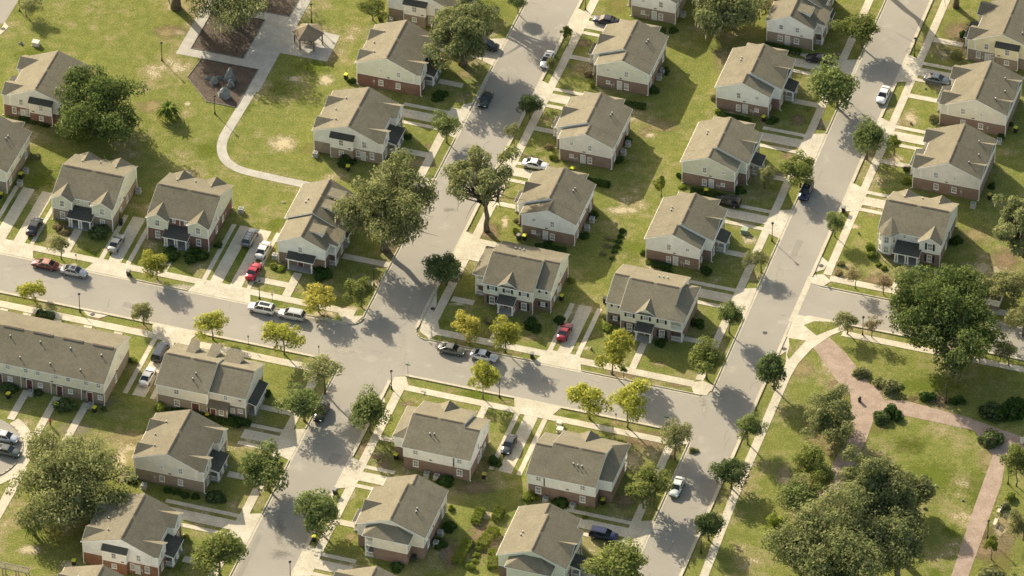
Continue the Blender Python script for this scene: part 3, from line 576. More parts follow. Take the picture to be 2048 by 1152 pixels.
    def door(s, a, b, n, w=.92, h=2.0, mat='door_white', z0=0.1):
        na, nb = NRM[n]; nw = s.fr(na, nb, 0); rz = math.atan2(nw[1], nw[0]) + math.pi / 2
        f, p = win_mesh(w, h, 'door')
        k = ('dp', round(w, 2), round(h, 2), mat)
        if k not in WCACHE: WCACHE[k] = p.mesh('door', mat)
        o = put('door', WCACHE[k], s.root, s.fr(a + na * .03, b + nb * .03, z0 + h / 2), rz); put('door_frame', f, o)
        k = 'knob'
        if k not in WCACHE: q = MB(); q.tube([(0, -.05, 0), (0, -.12, 0)], [.035, .035], 6); WCACHE[k] = q.mesh('handle', 'vent_metal')
        put('handle', WCACHE[k], o, (w / 2 - .12, 0, -.02))
    def fixtures(s, items):
        """(kind, a, b, z, normal)"""
        for kind, a, b, z, n in items:
            na, nb = NRM[n]; nw = s.fr(na, nb, 0); rz = math.atan2(nw[1], nw[0]) + math.pi / 2
            if kind not in WCACHE:
                q = MB()
                if kind == 'meter_box': q.box(-.16, .16, -.14, 0, -.28, .25); q.box(-.1, .1, -.17, -.14, -.05, .18); q.box(-.03, .03, -.06, 0, -.9, -.28); WCACHE[kind] = q.mesh(kind, 'vent_metal')
                elif kind == 'wall_vent': q.box(-.24, .24, -.08, 0, -.09, .09); q.box(-.2, .2, -.1, -.08, -.02, .02); WCACHE[kind] = q.mesh(kind, 'ridge')
                elif kind == 'wall_lamp': q.box(-.1, .1, -.05, 0, -.14, .14); q.tube([(0, -.05, .05), (0, -.2, .02), (0, -.2, -.12)], [.04, .09, .06], 8); WCACHE[kind] = q.mesh(kind, 'dark')
                elif kind == 'satellite_dish': q.tube([(0, 0, 0), (0, -.35, .1)], [.03, .03], 6); q.tube([(0, -.35, .1), (0, -.42, .14), (0, -.5, .18)], [.05, .26, .36], 14, caps=False); q.tube([(0, -.42, -.1), (0, -.8, .25)], [.015, .015], 5); WCACHE[kind] = q.mesh(kind, 'trim')
            put(kind, WCACHE[kind], s.root, s.fr(a + na * .03, b + nb * .03, z), rz)
    def vents(s, pts):
        """pipes through the roof: (a, b)"""
        b0, b1, bc, ez, rz, ov, sf, sk = s.main
        if 'rv' not in WCACHE:
            q = MB(); q.tube([(0, 0, -.15), (0, 0, .30)], [.055, .055], 8, 0); q.tube([(0, 0, .30), (0, 0, .42)], [.12, .05], 10, 1); q.tube([(0, 0, -.02), (0, 0, .04)], [.17, .12], 10, 0); WCACHE['rv'] = q.mesh('roof_vent', ['dark', 'trim'])
        for a, b in pts:
            z = rz - (bc - b) * sf if b < bc else rz - (b - bc) * sk
            put('roof_vent', WCACHE['rv'], s.root, s.fr(a, b, z + .05))
    def porch(s, a0, a1, bw, bf, zw=3.0, zf=2.45, posts=(), mat='shingle_charcoal', rail=True, gap=True, floor=True, side=None):
        """shed roof porch from the wall at bw out to bf (bf < bw)"""
        def roof(m):
            m.slab([(a0 - .2, bf - .25, zf), (a1 + .2, bf - .25, zf), (a1 + .2, bw, zw), (a0 - .2, bw, zw)], .1)
        s.part('porch_roof', mat, roof)
        def beam(m):
            m.slab([(a0 - .25, bf - .3, zf - .09), (a1 + .25, bf - .3, zf - .09), (a1 + .25, bw - .01, zw - .09), (a0 - .25, bw - .01, zw - .09)], .12)
            m.box(a0, a1, bf, bf + .16, zf - .42, zf - .17); m.box(a0, a0 + .14, bf + .16, bw, zf - .42, zf - .17); m.box(a1 - .14, a1, bf + .16, bw, zf - .42, zf - .17)
        s.part('porch_beam', 'trim', beam)
        if floor: s.part('porch_floor', 'porch_floor', lambda m: m.box(a0 - .1, a1 + .1, bf - .1, bw - .01, 0, .16))
        for a in posts or (a0 + .1, a1 - .1):
            s.part('porch_post', 'trim', lambda m: (m.box(a - .1, a + .1, bf, bf + .2, .16, zf - .42), m.box(a - .15, a + .15, bf - .05, bf + .25, .16, .42), m.box(a - .14, a + .14, bf - .04, bf + .24, zf - .55, zf - .42)))
        if rail:
            for a in (a0, a1 - .06):
                s.part('railing', 'trim', lambda m: s.rail_b(m, a, bf + .25, bw - .08, .16))
    def rail_b(s, m, a, b0, b1, z):
        m.box(a, a + .06, b0, b1, z + .85, z + .93); m.box(a, a + .06, b0, b1, z + .1, z + .16)
        k = max(2, int((b1 - b0) / .2))
        for i in range(k): t = b0 + (b1 - b0) * (i + .5) / k; m.box(a + .01, a + .05, t - .025, t + .025, z + .16, z + .85)
    def rail_a(s, m, b, a0, a1, z):
        m.box(a0, a1, b, b + .06, z + .85, z + .93); m.box(a0, a1, b, b + .06, z + .1, z + .16)
        k = max(2, int((a1 - a0) / .2))
        for i in range(k): t = a0 + (a1 - a0) * (i + .5) / k; m.box(t - .025, t + .025, b + .01, b + .05, z + .16, z + .85)
    def downspout(s, a, b): s.part('downspout', 'trim', lambda m: (m.box(a - .055, a + .055, b - .055, b + .055, .1, 4.7), m.box(a - .055, a + .055, b - .3, b - .055, .05, .13)))
    def done(s):
        s.mb['brick'].obj('brick_wall', s.brick, s.root); s.mb['siding'].obj('siding_wall', s.siding, s.root)
        s.mb['roof'].obj('roof', getattr(s, 'roofmat', 'shingle'), s.root); s.mb['trim'].obj('trim', 'trim', s.root)
        return s

def stepped_house(label, x, y, A, B, siding, brick, Lm=8.7, W=11.0, flush=False, shut=False, dish=False):
    """wide gable block with a narrower step at one end, hipped balcony wing at the other, small gable and porch in front"""
    h = House('duplex_house', label, x, y, A, B, siding, brick); S = .26 if shut else 0.0
    e = 0.0
    h.gable_a(-2.75, 0, 1.35, W, 4.897, 7.297 - .675 * 2.4 / (W / 2 + .4), ra=-.23, la=.25)
    st = h.main
    h.gable_a(0, Lm, 0, W, 4.9, 7.3, la=.2, ra=.2)
    h.cross(Lm / 2 + .05, 1.85, 4.88, 6.15, 'f', 0)
    mid = Lm / 2 + .05
    # wing
    w0, w1 = (0.0, 9.2) if flush else (1.9, W - 2.05)
    a0, a1 = Lm, Lm + 2.15; ov = .35; ez = 4.9; zt = 6.02; dd = 2.45
    O0, O1, I0, I1 = (a1 + ov, w0 - ov, ez), (a1 + ov, w1 + ov, ez), (a0 + .02, w0 - ov, ez), (a0 + .02, w1 + ov, ez)
    T0, T1 = (a0 + .02, w0 - ov + dd, zt), (a0 + .02, w1 + ov - dd, zt)
    R, T = h.mb['roof'], h.mb['trim']
    for q in ([O0, O1, T1, T0], [I0, O0, T0], [O1, I1, T1]): R.slab(q, .07)
    g = .05
    T.slab([(a0 + .03, w0 - ov - g, ez - .06), (a1 + ov + g, w0 - ov - g, ez - .06), (a1 + ov + g, w1 + ov + g, ez - .06), (a0 + .03, w1 + ov + g, ez - .06)], .14)
    bal = w0 + 1.5
    h.walls(a0 + .03, a1, bal, w1, ez - .2)
    def deck(m): m.box(a0 + .05, a1, w0, bal - .06, 2.42, 2.62); m.box(a0 + .05, a1 + .02, w0 - .02, w0 + .14, 2.3, 2.66)
    h.part('balcony', 'trim', deck); h.part('balcony_beam', 'trim', lambda m: (m.box(a0 + .05, a1, w0, w0 + .16, 4.42, 4.7), m.box(a1 - .16, a1 + .01, w0 + .16, bal - .06, 4.42, 4.7)))
    h.part('porch_floor', 'porch_floor', lambda m: m.box(a0 + .05, a1, w0, bal - .06, 0, .15))
    h.part('balcony_post', 'trim', lambda m: (m.box(a1 - .2, a1, w0, w0 + .2, .15, 2.3), m.box(a1 - .18, a1 - .01, w0 + .01, w0 + .18, 2.66, 4.42)))
    for z in (.15, 2.62):
        h.part('railing', 'trim', lambda m: h.rail_a(m, w0 + .05, a0 + .1, a1 - .2, z)); h.part('railing', 'trim', lambda m: h.rail_b(m, a1 - .12, w0 + .2, bal - .1, z))
    if not flush:
        h.walls(a0 - .02, a0 - .01, 0.3, .4, 3, 2.5, brick=False) if False else None
    # porch and openings of the front
    h.porch(mid - 1.35, mid + 1.35, -.02, -1.7, 2.95, 2.45)
    h.door(mid + .35, 0, 'f', mat='door_red' if shut else 'door_white', z0=.16)
    h.win(1.55, 0, 4.0, .95, 1.05, 'f', S); h.win(mid, 0, 4.15, .98, 1.4, 'f', S); h.win(Lm - 1.5, 0, 4.0, .95, 1.05, 'f', S)
    h.win(1.55, 0, 1.25, .98, 1.55, 'f', S); h.win(Lm - 1.45, 0, 1.25, .98, 1.6, 'f', S)
    h.win(-1.4, 1.35, 4.1, .75, .55, 'f', S); h.win(-1.4, 1.35, 1.4, .8, .85, 'f', S)
    # end wall of the step
    e0 = -2.75
    h.win(e0, 6.75, 3.85, .82, 1.3, 'l'); h.win(e0, 3.4, 4.05, .75, .72, 'l'); h.win(e0, 6.75, 1.1, .82, 1.35, 'l'); h.win(e0, 3.4, 1.35, .75, .75, 'l')
    h.door(e0, 5.5, 'l', .78, 1.9)
    h.fixtures([('meter_box', e0, 4.45, 1.1, 'l'), ('meter_box', e0, 4.05, .95, 'l'), ('wall_vent', e0, 5.7, 2.72, 'l')])
    if dish: h.fixtures([('satellite_dish', Lm - .3, W, 4.2, 'k')])
    # back wall
    for a in (-1.0, 6.6): h.win(a, W, 3.95, .95, 1.0, 'k'); h.win(a, W, 1.45, .98, 1.35, 'k')
    h.fixtures([('wall_vent', 4.0, W, 2.9, 'k')])
    h.downspout(-2.75 - .1, W + .1); h.downspout(-2.85, 1.25); h.downspout(0.0, -.1)
    sl = 3.3 / 5.9
    h.vents([(4.2, W / 2 + 3.0), (4.95, W / 2 + 3.1), (5.7, W / 2 + 3.1)][:(3 if shut or flush else 2)])
    return h.done()

def bay_house(label, x, y, A, B, siding, brick, L=11.1, W=12.0, rear=True, box=False, bay=False, shut=False, midbrick=False, vents=((2.2, 9.2), (5.2, 10.2), (8.4, 9.4))):
    """plain gable block, two gabled bays and a wide porch in front, two gables behind"""
    h = House('duplex_house', label, x, y, A, B, siding, brick); S = .26 if shut else 0.0
    o = 1.15
    h.gable_a(0, L, o, W, 4.9, 7.3, bc=6.15, ov=.35)
    main = h.main
    h.main = (o, W, 6.15, 4.9, 7.3, .35, (7.3 - 4.9) / (6.15 - o + .35), main[7])
    bw = 3.55
    for i, a in enumerate((0.0, L - bw)):
        if bay and i == 0:
            # three sided bay with a hipped cap
            def pent(m, z0, z1, g=0.0):
                pts = [(a - g, o + .1), (a - g, o - .35), (a + .9, o - 1.25 - g), (a + 2.3, o - 1.25 - g), (a + 3.15 + g, o - .35), (a + 3.15 + g, o + .1)]
                m.slab([(p, q, z1) for p, q in pts], z1 - z0)
            pent(h.mb['brick'], 0, .55); pent(h.mb['siding'], .55, 4.72, .02); pent(h.mb['trim'], 2.42, 2.6, .08); pent(h.mb['trim'], 4.72, 4.84, .3); pent(h.mb['trim'], .5, .6, .06)
            tp = (a + 1.6, o + 2.0, 6.1); pts = [(a - .35, o + .2, 4.85), (a - .35, o - .4, 4.85), (a + .75, o - 1.6, 4.85), (a + 2.45, o - 1.6, 4.85), (a + 3.5, o - .4, 4.85), (a + 3.5, o + .2, 4.85)]
            for k in range(5): h.mb['roof'].slab([pts[k], pts[k + 1], tp], .06)
            h.win(a + 1.6, o - 1.27, 3.65, .95, 1.5, 'f'); h.win(a + 1.6, o - 1.27, 1.5, .95, 1.5, 'f')
            for a_, sx in ((a + .42, -1), (a + 2.75, 1)):
                for z in (3.65, 1.5):
                    f, p = win_mesh(.6, 1.45, 'win'); nw = h.fr(sx * .707, -.707, 0); rz = math.atan2(nw[1], nw[0]) + math.pi / 2
                    q = put('window', f, h.root, h.fr(a_ + sx * .05, o - .87, z), rz); put('pane', p, q)
            continue
        h.walls(a + (0.03 if i == 0 else 0), a + bw - (0.03 if i else 0), 0, o + .2, 4.7)
        h.cross(a + bw / 2, bw / 2 + .25, 4.78, 5.98, 'f', o, wallb=0.0)
        h.win(a + bw / 2, 0, 3.85, .9, 1.45, 'f', S); h.win(a + bw / 2, 0, 1.3, .9, 1.5, 'f', S)
    if midbrick: h.mb['brick'].box(bw + .01, L - bw - .01, o - .07, o - .03, 2.5, 4.65)
    dn = -.07 if midbrick else 0
    h.win(bw + .9, o + dn, 4.1, .55, .8, 'f'); h.win(L - bw - .9, o + dn, 4.1, .55, .8, 'f')
    h.part('downspout', 'trim', lambda m: m.box(L / 2 - .05, L / 2 + .05, o - .16, o - .08, 3.2, 4.6))
    h.porch(bw - .25, L - bw + .1, o - .1, -1.35, 3.15, 2.4, posts=(bw - .1, bw + .35, L / 2 - .22, L / 2 + .22, L - bw - .1))
    h.door(L / 2 - .75, o, 'f', mat='door_red', z0=.16); h.door(L / 2 + .75, o, 'f', mat='door_red', z0=.16)
    if rear:
        h.main = main
        for c in (2.3, L - 2.7):
            h.cross(c, 2.0, 4.88, 6.05, 'k', 0)
        h.main = main
    for n, a in (('l', 0), ('r', L)):
        if box:
            continue
        h.win(a, 4.0, 3.85, .88, 1.2, n); h.win(a, 7.3, 3.9, .5, .75, n); h.win(a, 4.1, 1.35, .88, 1.25, n); h.win(a, 7.3, 1.35, .88, 1.2, n)
        h.fixtures([('wall_vent', a, 5.9, 2.75, n), ('meter_box', a, 8.6, 1.4, n)])
    if box:
        n, a, sg = box, (0 if box == 'l' else L), (-1 if box == 'l' else 1)
        a_out = a + sg * .75; lo, hi = min(a, a_out), max(a, a_out)
        h.mb['brick'].box(lo, hi, 5.2, 9.2, -.02, 2.4); h.mb['siding'].box(lo - .02, hi + .02, 5.18, 9.22, 2.4, 4.72); h.mb['trim'].box(lo - .04, hi + .04, 5.14, 9.26, 2.36, 2.46)
        for b in (5.2, 9.2): h.mb['trim'].box(a_out - .07, a_out + .07, b - .07, b + .07, 2.46, 4.7)
        h.part('awning_roof', 'shingle_charcoal', lambda m: m.slab([(a_out + sg * .3, 4.95, 4.7), (a_out + sg * .3, 9.45, 4.7), (a, 9.45, 5.35), (a, 4.95, 5.35)], .1))
        h.win(a_out, 7.3, 3.75, .9, 1.3, n); h.win(a_out, 7.3, 1.5, .88, .95, n); h.fixtures([('wall_vent', a_out, 5.8, 2.75, n)])
        h.win(a, 3.3, 3.65, .85, 1.4, n); h.win(a, 4.45, 1.5, .8, 1.4, n); h.win(a, 1.9, 1.5, .8, 1.4, n); h.door(a, 3.5, n, .7, 1.9)
        h.fixtures([('meter_box', a, 2.75, 1.2, n)])
        h.downspout(a_out, 9.3)
    h.downspout(-.1, -.1); h.downspout(L + .1, -.1); h.downspout(-.1, W + .1); h.downspout(L + .1, W + .1)
    h.main = main; h.vents(vents)
    return h.done()

E_, W_, N_, S_ = (1, 0), (-1, 0), (0, 1), (0, -1)
# right street, west side (fronts face east)
stepped_house('pale sage house west of the right street, under the bluish white one, brown brick base', 30.5, 38.75, N_, W_, 'sage', 'brown', 8.5, 10.7)
stepped_house('white house with brown brick base directly above the cream corner house', 30.5, 16.8, N_, W_, 'white', 'brown', 8.5, 10.7)
stepped_house('bluish white house opposite the white car on the right street, above the pale sage one', 30.4, 60.55, N_, W_, 'bluewhite', 'brown', 8.5, 10.7)
# left street, east side (fronts face west)
stepped_house('bluish white house just north of the sage corner house with navy shutters', -3.85, 16.7, N_, E_, 'bluewhite', 'brown', 8.5, 10.7)
stepped_house('grey beige house in the middle of the row east of the left street', -3.8, 38.6, N_, E_, 'grey', 'brown', 8.5, 10.7)
stepped_house('sage sided house east of the left street, beside the parked white sedan', -3.7, 60.4, N_, E_, 'palesage', 'brown', 8.5, 10.7)
stepped_house('white house with tan brick at the top edge, east of the left street', -3.6, 81.6, N_, E_, 'white', 'tan', 8.5, 9.4)
# corner houses facing the cross street
stepped_house('cream corner house with navy shutters and balconies at the right crossing', 21.0, -5.25, E_, N_, 'cream', 'brown', 8.7, 11.1, True, True)
stepped_house('sage corner house with navy shutters beside the left crossing', 5.4, -5.4, W_, N_, 'palesage', 'brown', 8.7, 11.0, False, True)
stepped_house('white backed house south of the left crossing, two air conditioners at its rear', 5.5, -38.0, W_, S_, 'white', 'brown', 8.7, 11.3)
stepped_house('white backed house between the double driveway and the trees by the right street', 21.2, -38.2, E_, S_, 'white', 'brown', 8.75, 11.3, True)
# below them
stepped_house('beige house with balcony wing nearest the garden beds, by the lower left street', -4.3, -60.7, S_, E_, 'beige', 'brown', 9.0, 11.2, dish=True)
stepped_house('pale house at the bottom edge with the navy car beside it', 31.0, -60.9, S_, W_, 'palesage', 'brown', 9.1, 11.1)
# left edge, facing the turning of the far left street
stepped_house('cream townhouse cut by the left edge of the frame', -102.6, 1.0, N_, E_, 'cream', 'tan', 8.6, 11.0)
# gabled-bay houses
bay_house('white house with tan brick and boxed out window, above the big moss hung oak', -31.7, 25.2, N_, W_, 'white', 'tan', 11.1, 12.5, True, 'l')
bay_house('sage house with red brick below and two dark gables on its park side', -31.4, 45.5, N_, W_, 'palesage', 'red', 11.1, 11.7)
bay_house('white house with tan brick half hidden by the oak at the top', -31.4, 65.2, N_, W_, 'white', 'tan', 11.1, 12.4, True, 'l')
bay_house('pale house with tan brick and a row of round shrubs, lower left street', -32.6, -65.2, N_, W_, 'beige', 'tan', 11.1, 12.0)
bay_house('bright white house with rust brick near the bottom left', -32.7, -87.0, N_, W_, 'white', 'rust', 11.1, 12.8, True, 'l')
bay_house('roof cut by the bottom edge left of the pergola lawn', -33.2, -105.2, N_, W_, 'white', 'rust', 11.1, 12.6)
bay_house('roof cut by the bottom edge beside the lower left street', -3.4, -92.3, N_, E_, 'white', 'brown', 11.1, 11.8)
bay_house('grey house with brown brick base, first north of the house with the bay tower', 58.5, 46.6, N_, E_, 'grey', 'brown', 11.0, 11.7)
bay_house('beige house with brown brick base beside the parked grey sedan', 58.5, 65.2, N_, E_, 'beige', 'brown', 11.0, 11.7)
bay_house('yellow cream house with tan brick at the top right corner', 58.5, 84.6, N_, E_, 'yellow', 'tan', 11.0, 12.6, True, 'l')
bay_house('house with red brick base behind the big round tree at the far left', -99.8, 18.6, N_, E_, 'grey', 'red', 11.2, 12.4, True, 'l')
bay_house('sage house with grey tan brick and a red brown bush at its corner', -81.4, -5.9, E_, N_, 'sage', 'tan', 10.9, 12.0)
bay_house('sage house with red brick between the two left driveways on the cross street', -63.9, -5.9, E_, N_, 'sage', 'red', 11.0, 12.0, midbrick=True)
bay_house('white house with a hexagonal bay tower facing the side street', 57.2, 27.4, E_, N_, 'bluewhite', 'brown', 11.0, 11.2, bay=True, shut=True)

# corner house with dormers and stacked balconies west of the left crossing, and its like at the top of the right street
def dormer_house(label, x, y, A, B, siding, brick, awning=True):
    h = House('duplex_house', label, x, y, A, B, siding, brick)
    # front faces b = 0; a from the near end
    h.gable_a(0, 6.2, 0, 8.3, 4.85, 6.95, ov=.4, ra=-.02); m1 = h.main
    h.gable_a(6.2, 15.4, 0, 8.9, 4.95, 7.3, bc=4.25, ov=.4, la=.22); m2 = h.main
    def dorm(a, m, bfront, bback, ztop):
        b0, b1, bc, ez, rz, ov, sf, sk = m; w = .95
        zb = ez + sf * (bfront - b0 + ov)
        h.mb['siding'].prism_a([(bfront, zb - .1), (bfront, ztop - .12), (bback, ztop - .02), (bback, ztop - .35)], a - w, a + w)
        h.mb['roof'].slab([(a - w - .2, bfront - .25, ztop - .12), (a + w + .2, bfront - .25, ztop - .12), (a + w + .2, bback + .3, ztop + .12), (a - w - .2, bback + .3, ztop + .12)], .07)
        h.mb['trim'].slab([(a - w - .24, bfront - .29, ztop - .18), (a + w + .24, bfront - .29, ztop - .18), (a + w + .24, bback, ztop + .03), (a - w - .24, bback, ztop + .03)], .1)
        h.win(a, bfront, (zb + ztop) / 2 - .05, .8, .5, 'f')
    dorm(3.1, m1, 1.1, 3.6, 6.55); dorm(9.6, m2, .9, 3.4, 6.8); dorm(12.8, m2, .9, 3.4, 6.8)
    # balcony stack between the two blocks
    h.mb['siding'].box(3.2, 6.8, -1.4, -.03, 2.55, 4.4); h.mb['brick'].box(3.2, 6.8, -1.3, -.03, 0, 2.5)
    h.mb['roof'].slab([(1.7, -1.75, 4.65), (7.2, -1.75, 4.65), (7.2, .9, 5.3), (1.7, .9, 5.3)], .08); h.mb['trim'].slab([(1.65, -1.8, 4.58), (7.25, -1.8, 4.58), (7.25, .3, 5.08), (1.65, .3, 5.08)], .12)
    h.part('balcony', 'trim', lambda m: m.box(1.8, 3.17, -1.4, -.04, 2.42, 2.62)); h.part('balcony_beam', 'trim', lambda m: (m.box(1.8, 3.17, -1.42, -1.26, 4.3, 4.5), m.box(1.8, 1.96, -1.26, -.04, 4.3, 4.5)))
    h.part('balcony_post', 'trim', lambda m: (m.box(1.8, 2.0, -1.4, -1.2, .1, 2.42), m.box(1.8, 2.0, -1.4, -1.2, 2.62, 4.3)))
    for z in (.1, 2.62):
        h.part('railing', 'trim', lambda m: h.rail_a(m, -1.36, 2.0, 3.15, z)); h.part('railing', 'trim', lambda m: h.rail_b(m, 1.86, -1.2, -.1, z))
    h.part('porch_floor', 'porch_floor', lambda m: m.box(1.8, 3.17, -1.4, -.04, 0, .1))
    h.porch(7.0, 8.6, -.04, -1.5, 2.95, 2.5, posts=(8.4,))
    h.win(4.2, -1.4, 3.5, .8, 1.2, 'f'); h.win(5.8, -1.4, 3.5, .8, 1.2, 'f'); h.win(5.0, -1.3, 1.3, .9, 1.4, 'f')
    for a in (8.6, 10.5, 13.0): h.win(a, 0, 3.6, .9, 1.3, 'f'); h.win(a + .8, 0, 1.2, .9, 1.4, 'f')
    if awning:
        h.win(0, 4.4, 3.8, .8, 1.3, 'l'); h.door(0, 4.4, 'l', .95, 2.0, 'door_red')
        h.part('porch_roof', 'shingle_charcoal', lambda m: m.slab([(-1.5, 1.6, 2.55), (-1.5, 6.6, 2.55), (0, 6.6, 3.1), (0, 1.6, 3.1)], .1))
        h.part('porch_beam', 'trim', lambda m: (m.slab([(-1.55, 1.55, 2.46), (-1.55, 6.65, 2.46), (-.04, 6.65, 3.0), (-.04, 1.55, 3.0)], .12), m.box(-1.35, -1.2, 1.8, 6.4, 2.1, 2.32)))
        h.part('porch_floor', 'porch_floor', lambda m: m.box(-1.4, -.02, 1.8, 6.5, 0, .12))
        for b in (2.0, 6.2): h.part('porch_post', 'trim', lambda m: m.box(-1.38, -1.18, b - .1, b + .1, .12, 2.1))
    else:
        h.win(0, 2.8, 3.9, .8, 1.1, 'l'); h.win(0, 5.8, 3.9, .8, 1.1, 'l'); h.win(0, 2.9, 1.4, .95, 1.15, 'l'); h.win(0, 5.9, 1.4, .95, 1.15, 'l'); h.door(0, 4.6, 'l', .75, 2.0)
        h.fixtures([('wall_vent', 0, 2.0, 2.75, 'l'), ('meter_box', 0, 4.0, 1.2, 'l')])
    h.downspout(-.1, 8.4); h.downspout(-.1, -.1)
    h.vents([(9.5, 6.6), (10.3, 6.4)] if awning else [(9.5, 6.6)])
    h.done()
dormer_house('white house with brown brick, dormers and stacked balconies at the left crossing', -31.9, -5.35, N_, W_, 'white', 'brown')
dormer_house('white house with grey brick and two white dormers at the top of the right street', 31.3, 78.9, N_, W_, 'white', 'tan', False)

# pair of joined townhouses with box dormers south of the cross street
h = House('duplex_house', 'beige townhouse pair with three box dormers, south west of the left crossing', -47.4, -46.6, E_, N_, 'beige', 'tan')
h.gable_a(0, 8.9, 0, 10.3, 4.9, 7.3, ov=.35, ra=.15); m1 = h.main
h.gable_a(8.9, 15.2, .9, 9.8, 4.8, 6.95, ov=.35, la=-.02); m2 = h.main
def box_dormer(a0, a1, m, zt):
    b0, b1, bc, ez, rz, ov, sf, sk = m
    b_in = bc + (rz - zt) / sk
    zl = ez + sk * (b1 + ov - (b1 - .2))
    h.mb['siding'].prism_a([(b_in, zt - .12), (b1 - .15, zl - .1), (b1 - .15, zt + .12), ], a0, a1)
    h.mb['roof'].slab([(a0 - .12, b_in - .15, zt - .02), (a1 + .12, b_in - .15, zt - .02), (a1 + .12, b1 + .1, zt + .34), (a0 - .12, b1 + .1, zt + .34)], .08)
for a0, a1, m, zt in ((2.6, 4.0, m1, 6.35), (6.3, 7.7, m1, 6.35), (9.3, 12.0, m2, 6.1)): box_dormer(a0, a1, m, zt)
for a, z, w, hh in ((3.4, 3.8, .95, 1.1), (3.4, 1.35, .98, 1.4)): h.win(a, 0, z, w, hh, 'f')
h.door(6.7, 0, 'f', 1.25, 2.0, 'door_red'); h.win(11.8, .9, 3.9, .75, 1.1, 'f'); h.win(14.3, .9, 1.6, .85, .8, 'f'); h.door(12.95, .9, 'f', .7, 1.1, 'door_white', .7)
h.fixtures([('wall_vent', 14.3, .9, 3.9, 'f'), ('meter_box', 8.3, 0, .9, 'f')])
h.part('porch_roof', 'shingle_weathered', lambda m: m.slab([(8.95, -.75, 2.5), (12.5, -.75, 2.5), (12.5, .86, 2.95), (8.95, .86, 2.95)], .1))
h.mb['brick'].box(9.4, 12.3, -.35, .85, -.02, 2.5); h.door(9.95, -.35, 'f', .9, 1.95, 'door_red'); h.win(11.4, -.35, 1.55, .85, 1.1, 'f')
h.part('downspout', 'trim', lambda m: m.box(12.35, 12.47, -.47, -.35, 0, 2.4))
h.win(15.2, 5.2, 3.9, .7, 1.2, 'r')
# side porch to the east
s_fr = h.fr
h.part('porch_roof', 'shingle_charcoal', lambda m: m.slab([(16.75, 2.0, 2.4), (16.75, 8.1, 2.4), (15.25, 8.1, 2.95), (15.25, 2.0, 2.95)], .1))
h.part('porch_beam', 'trim', lambda m: (m.slab([(16.8, 1.95, 2.31), (16.8, 8.15, 2.31), (15.26, 8.15, 2.85), (15.26, 1.95, 2.85)], .12), m.box(16.3, 16.45, 2.3, 7.8, 1.95, 2.2)))
h.part('porch_floor', 'porch_floor', lambda m: m.box(15.25, 16.6, 2.1, 8.0, 0, .14))
for b in (2.5, 5.0, 7.6): h.part('porch_post', 'trim', lambda m: m.box(16.28, 16.47, b - .1, b + .1, .14, 1.95))
for a, b0, b1 in ((16.34, 2.6, 4.8), (16.34, 5.2, 7.4)): h.part('railing', 'trim', lambda m: h.rail_b(m, a, b0, b1, .14))
h.downspout(-.1, -.1); h.downspout(15.3, .8); h.downspout(8.8, -.1)
h.main = m1; h.vents([(6.0, 2.6), (5.8, 1.6)]); h.done()
# long row of townhouses at the left edge
h = House('townhouse_row', 'long cream townhouse row with tan brick and dark red doors at the left edge', -88.0, -49.3, E_, N_, 'cream', 'tan', None, 'townhouse row')
h.gable_a(0, 32.0, 0, 12.2, 4.9, 7.5, ov=.35, ridge=False)
for q in range(6):
    rm = MB(h.fr); rm.prism_a([(6.1 - .27, 7.42), (6.1 + .27, 7.42), (6.1 + .27, 7.5), (6.1, 7.61), (6.1 - .27, 7.5)], 3.0 + q * 5.35 - 1.6, 3.0 + q * 5.35 + 1.9); rm.obj('ridge_vent', 'ridge', h.root)
for i in range(6):
    c = 29.4 - i * 5.4      # door of each unit
    h.door(c + .1 - (.0), 0, 'f', .95, 2.05, 'door_red'); h.win(c - .35 - .1, 0, 4.1, .9, 1.05, 'f'); h.win(c + 1.75, 0, 4.1, .85, 1.05, 'f'); h.win(c + 2.05 if i else c + 1.95, 0, 1.5, .85, .95, 'f')
    h.fixtures([('wall_lamp', c - .75, 0, 2.1, 'f')] + ([('wall_vent', c - 1.3, 0, 2.8, 'f')] if i % 2 else []))
    h.part('downspout', 'trim', lambda m: m.box(c - 1.45, c - 1.35, -.12, -.03, .05, 4.6))
for b, z, w, hh in ((2.5, 3.7, .55, 1.2), (8.2, 3.7, .55, 1.2), (5.6, 1.2, .7, 1.4)): h.win(32.0, b, z, w, hh, 'r')
h.downspout(32.1, -.1); h.fixtures([('wall_lamp', 32.0, 6.0, 2.6, 'r')])
h.vents([(a, b) for a, b in ((30.2, 4.3), (24.7, 4.35), (19.3, 4.4), (13.9, 4.4), (27.6, 1.1), (22.2, 1.1), (16.8, 1.1), (11.4, 1.1))]); h.done()
# small roof peeping past the oak crown at the right
h = House('garage', 'low garage roof half hidden by the big oak at the right edge', 77.0, 19.0, E_, N_, 'grey', 'brown', None, 'garage')
h.gable_a(0, 3.8, 0, 4.6, 2.4, 3.3, zb=.9, ov=.3); h.win(1.9, 0, 1.6, .6, .6, 'f'); h.door(0, 2.3, 'l', 1.6, 1.9); h.done()

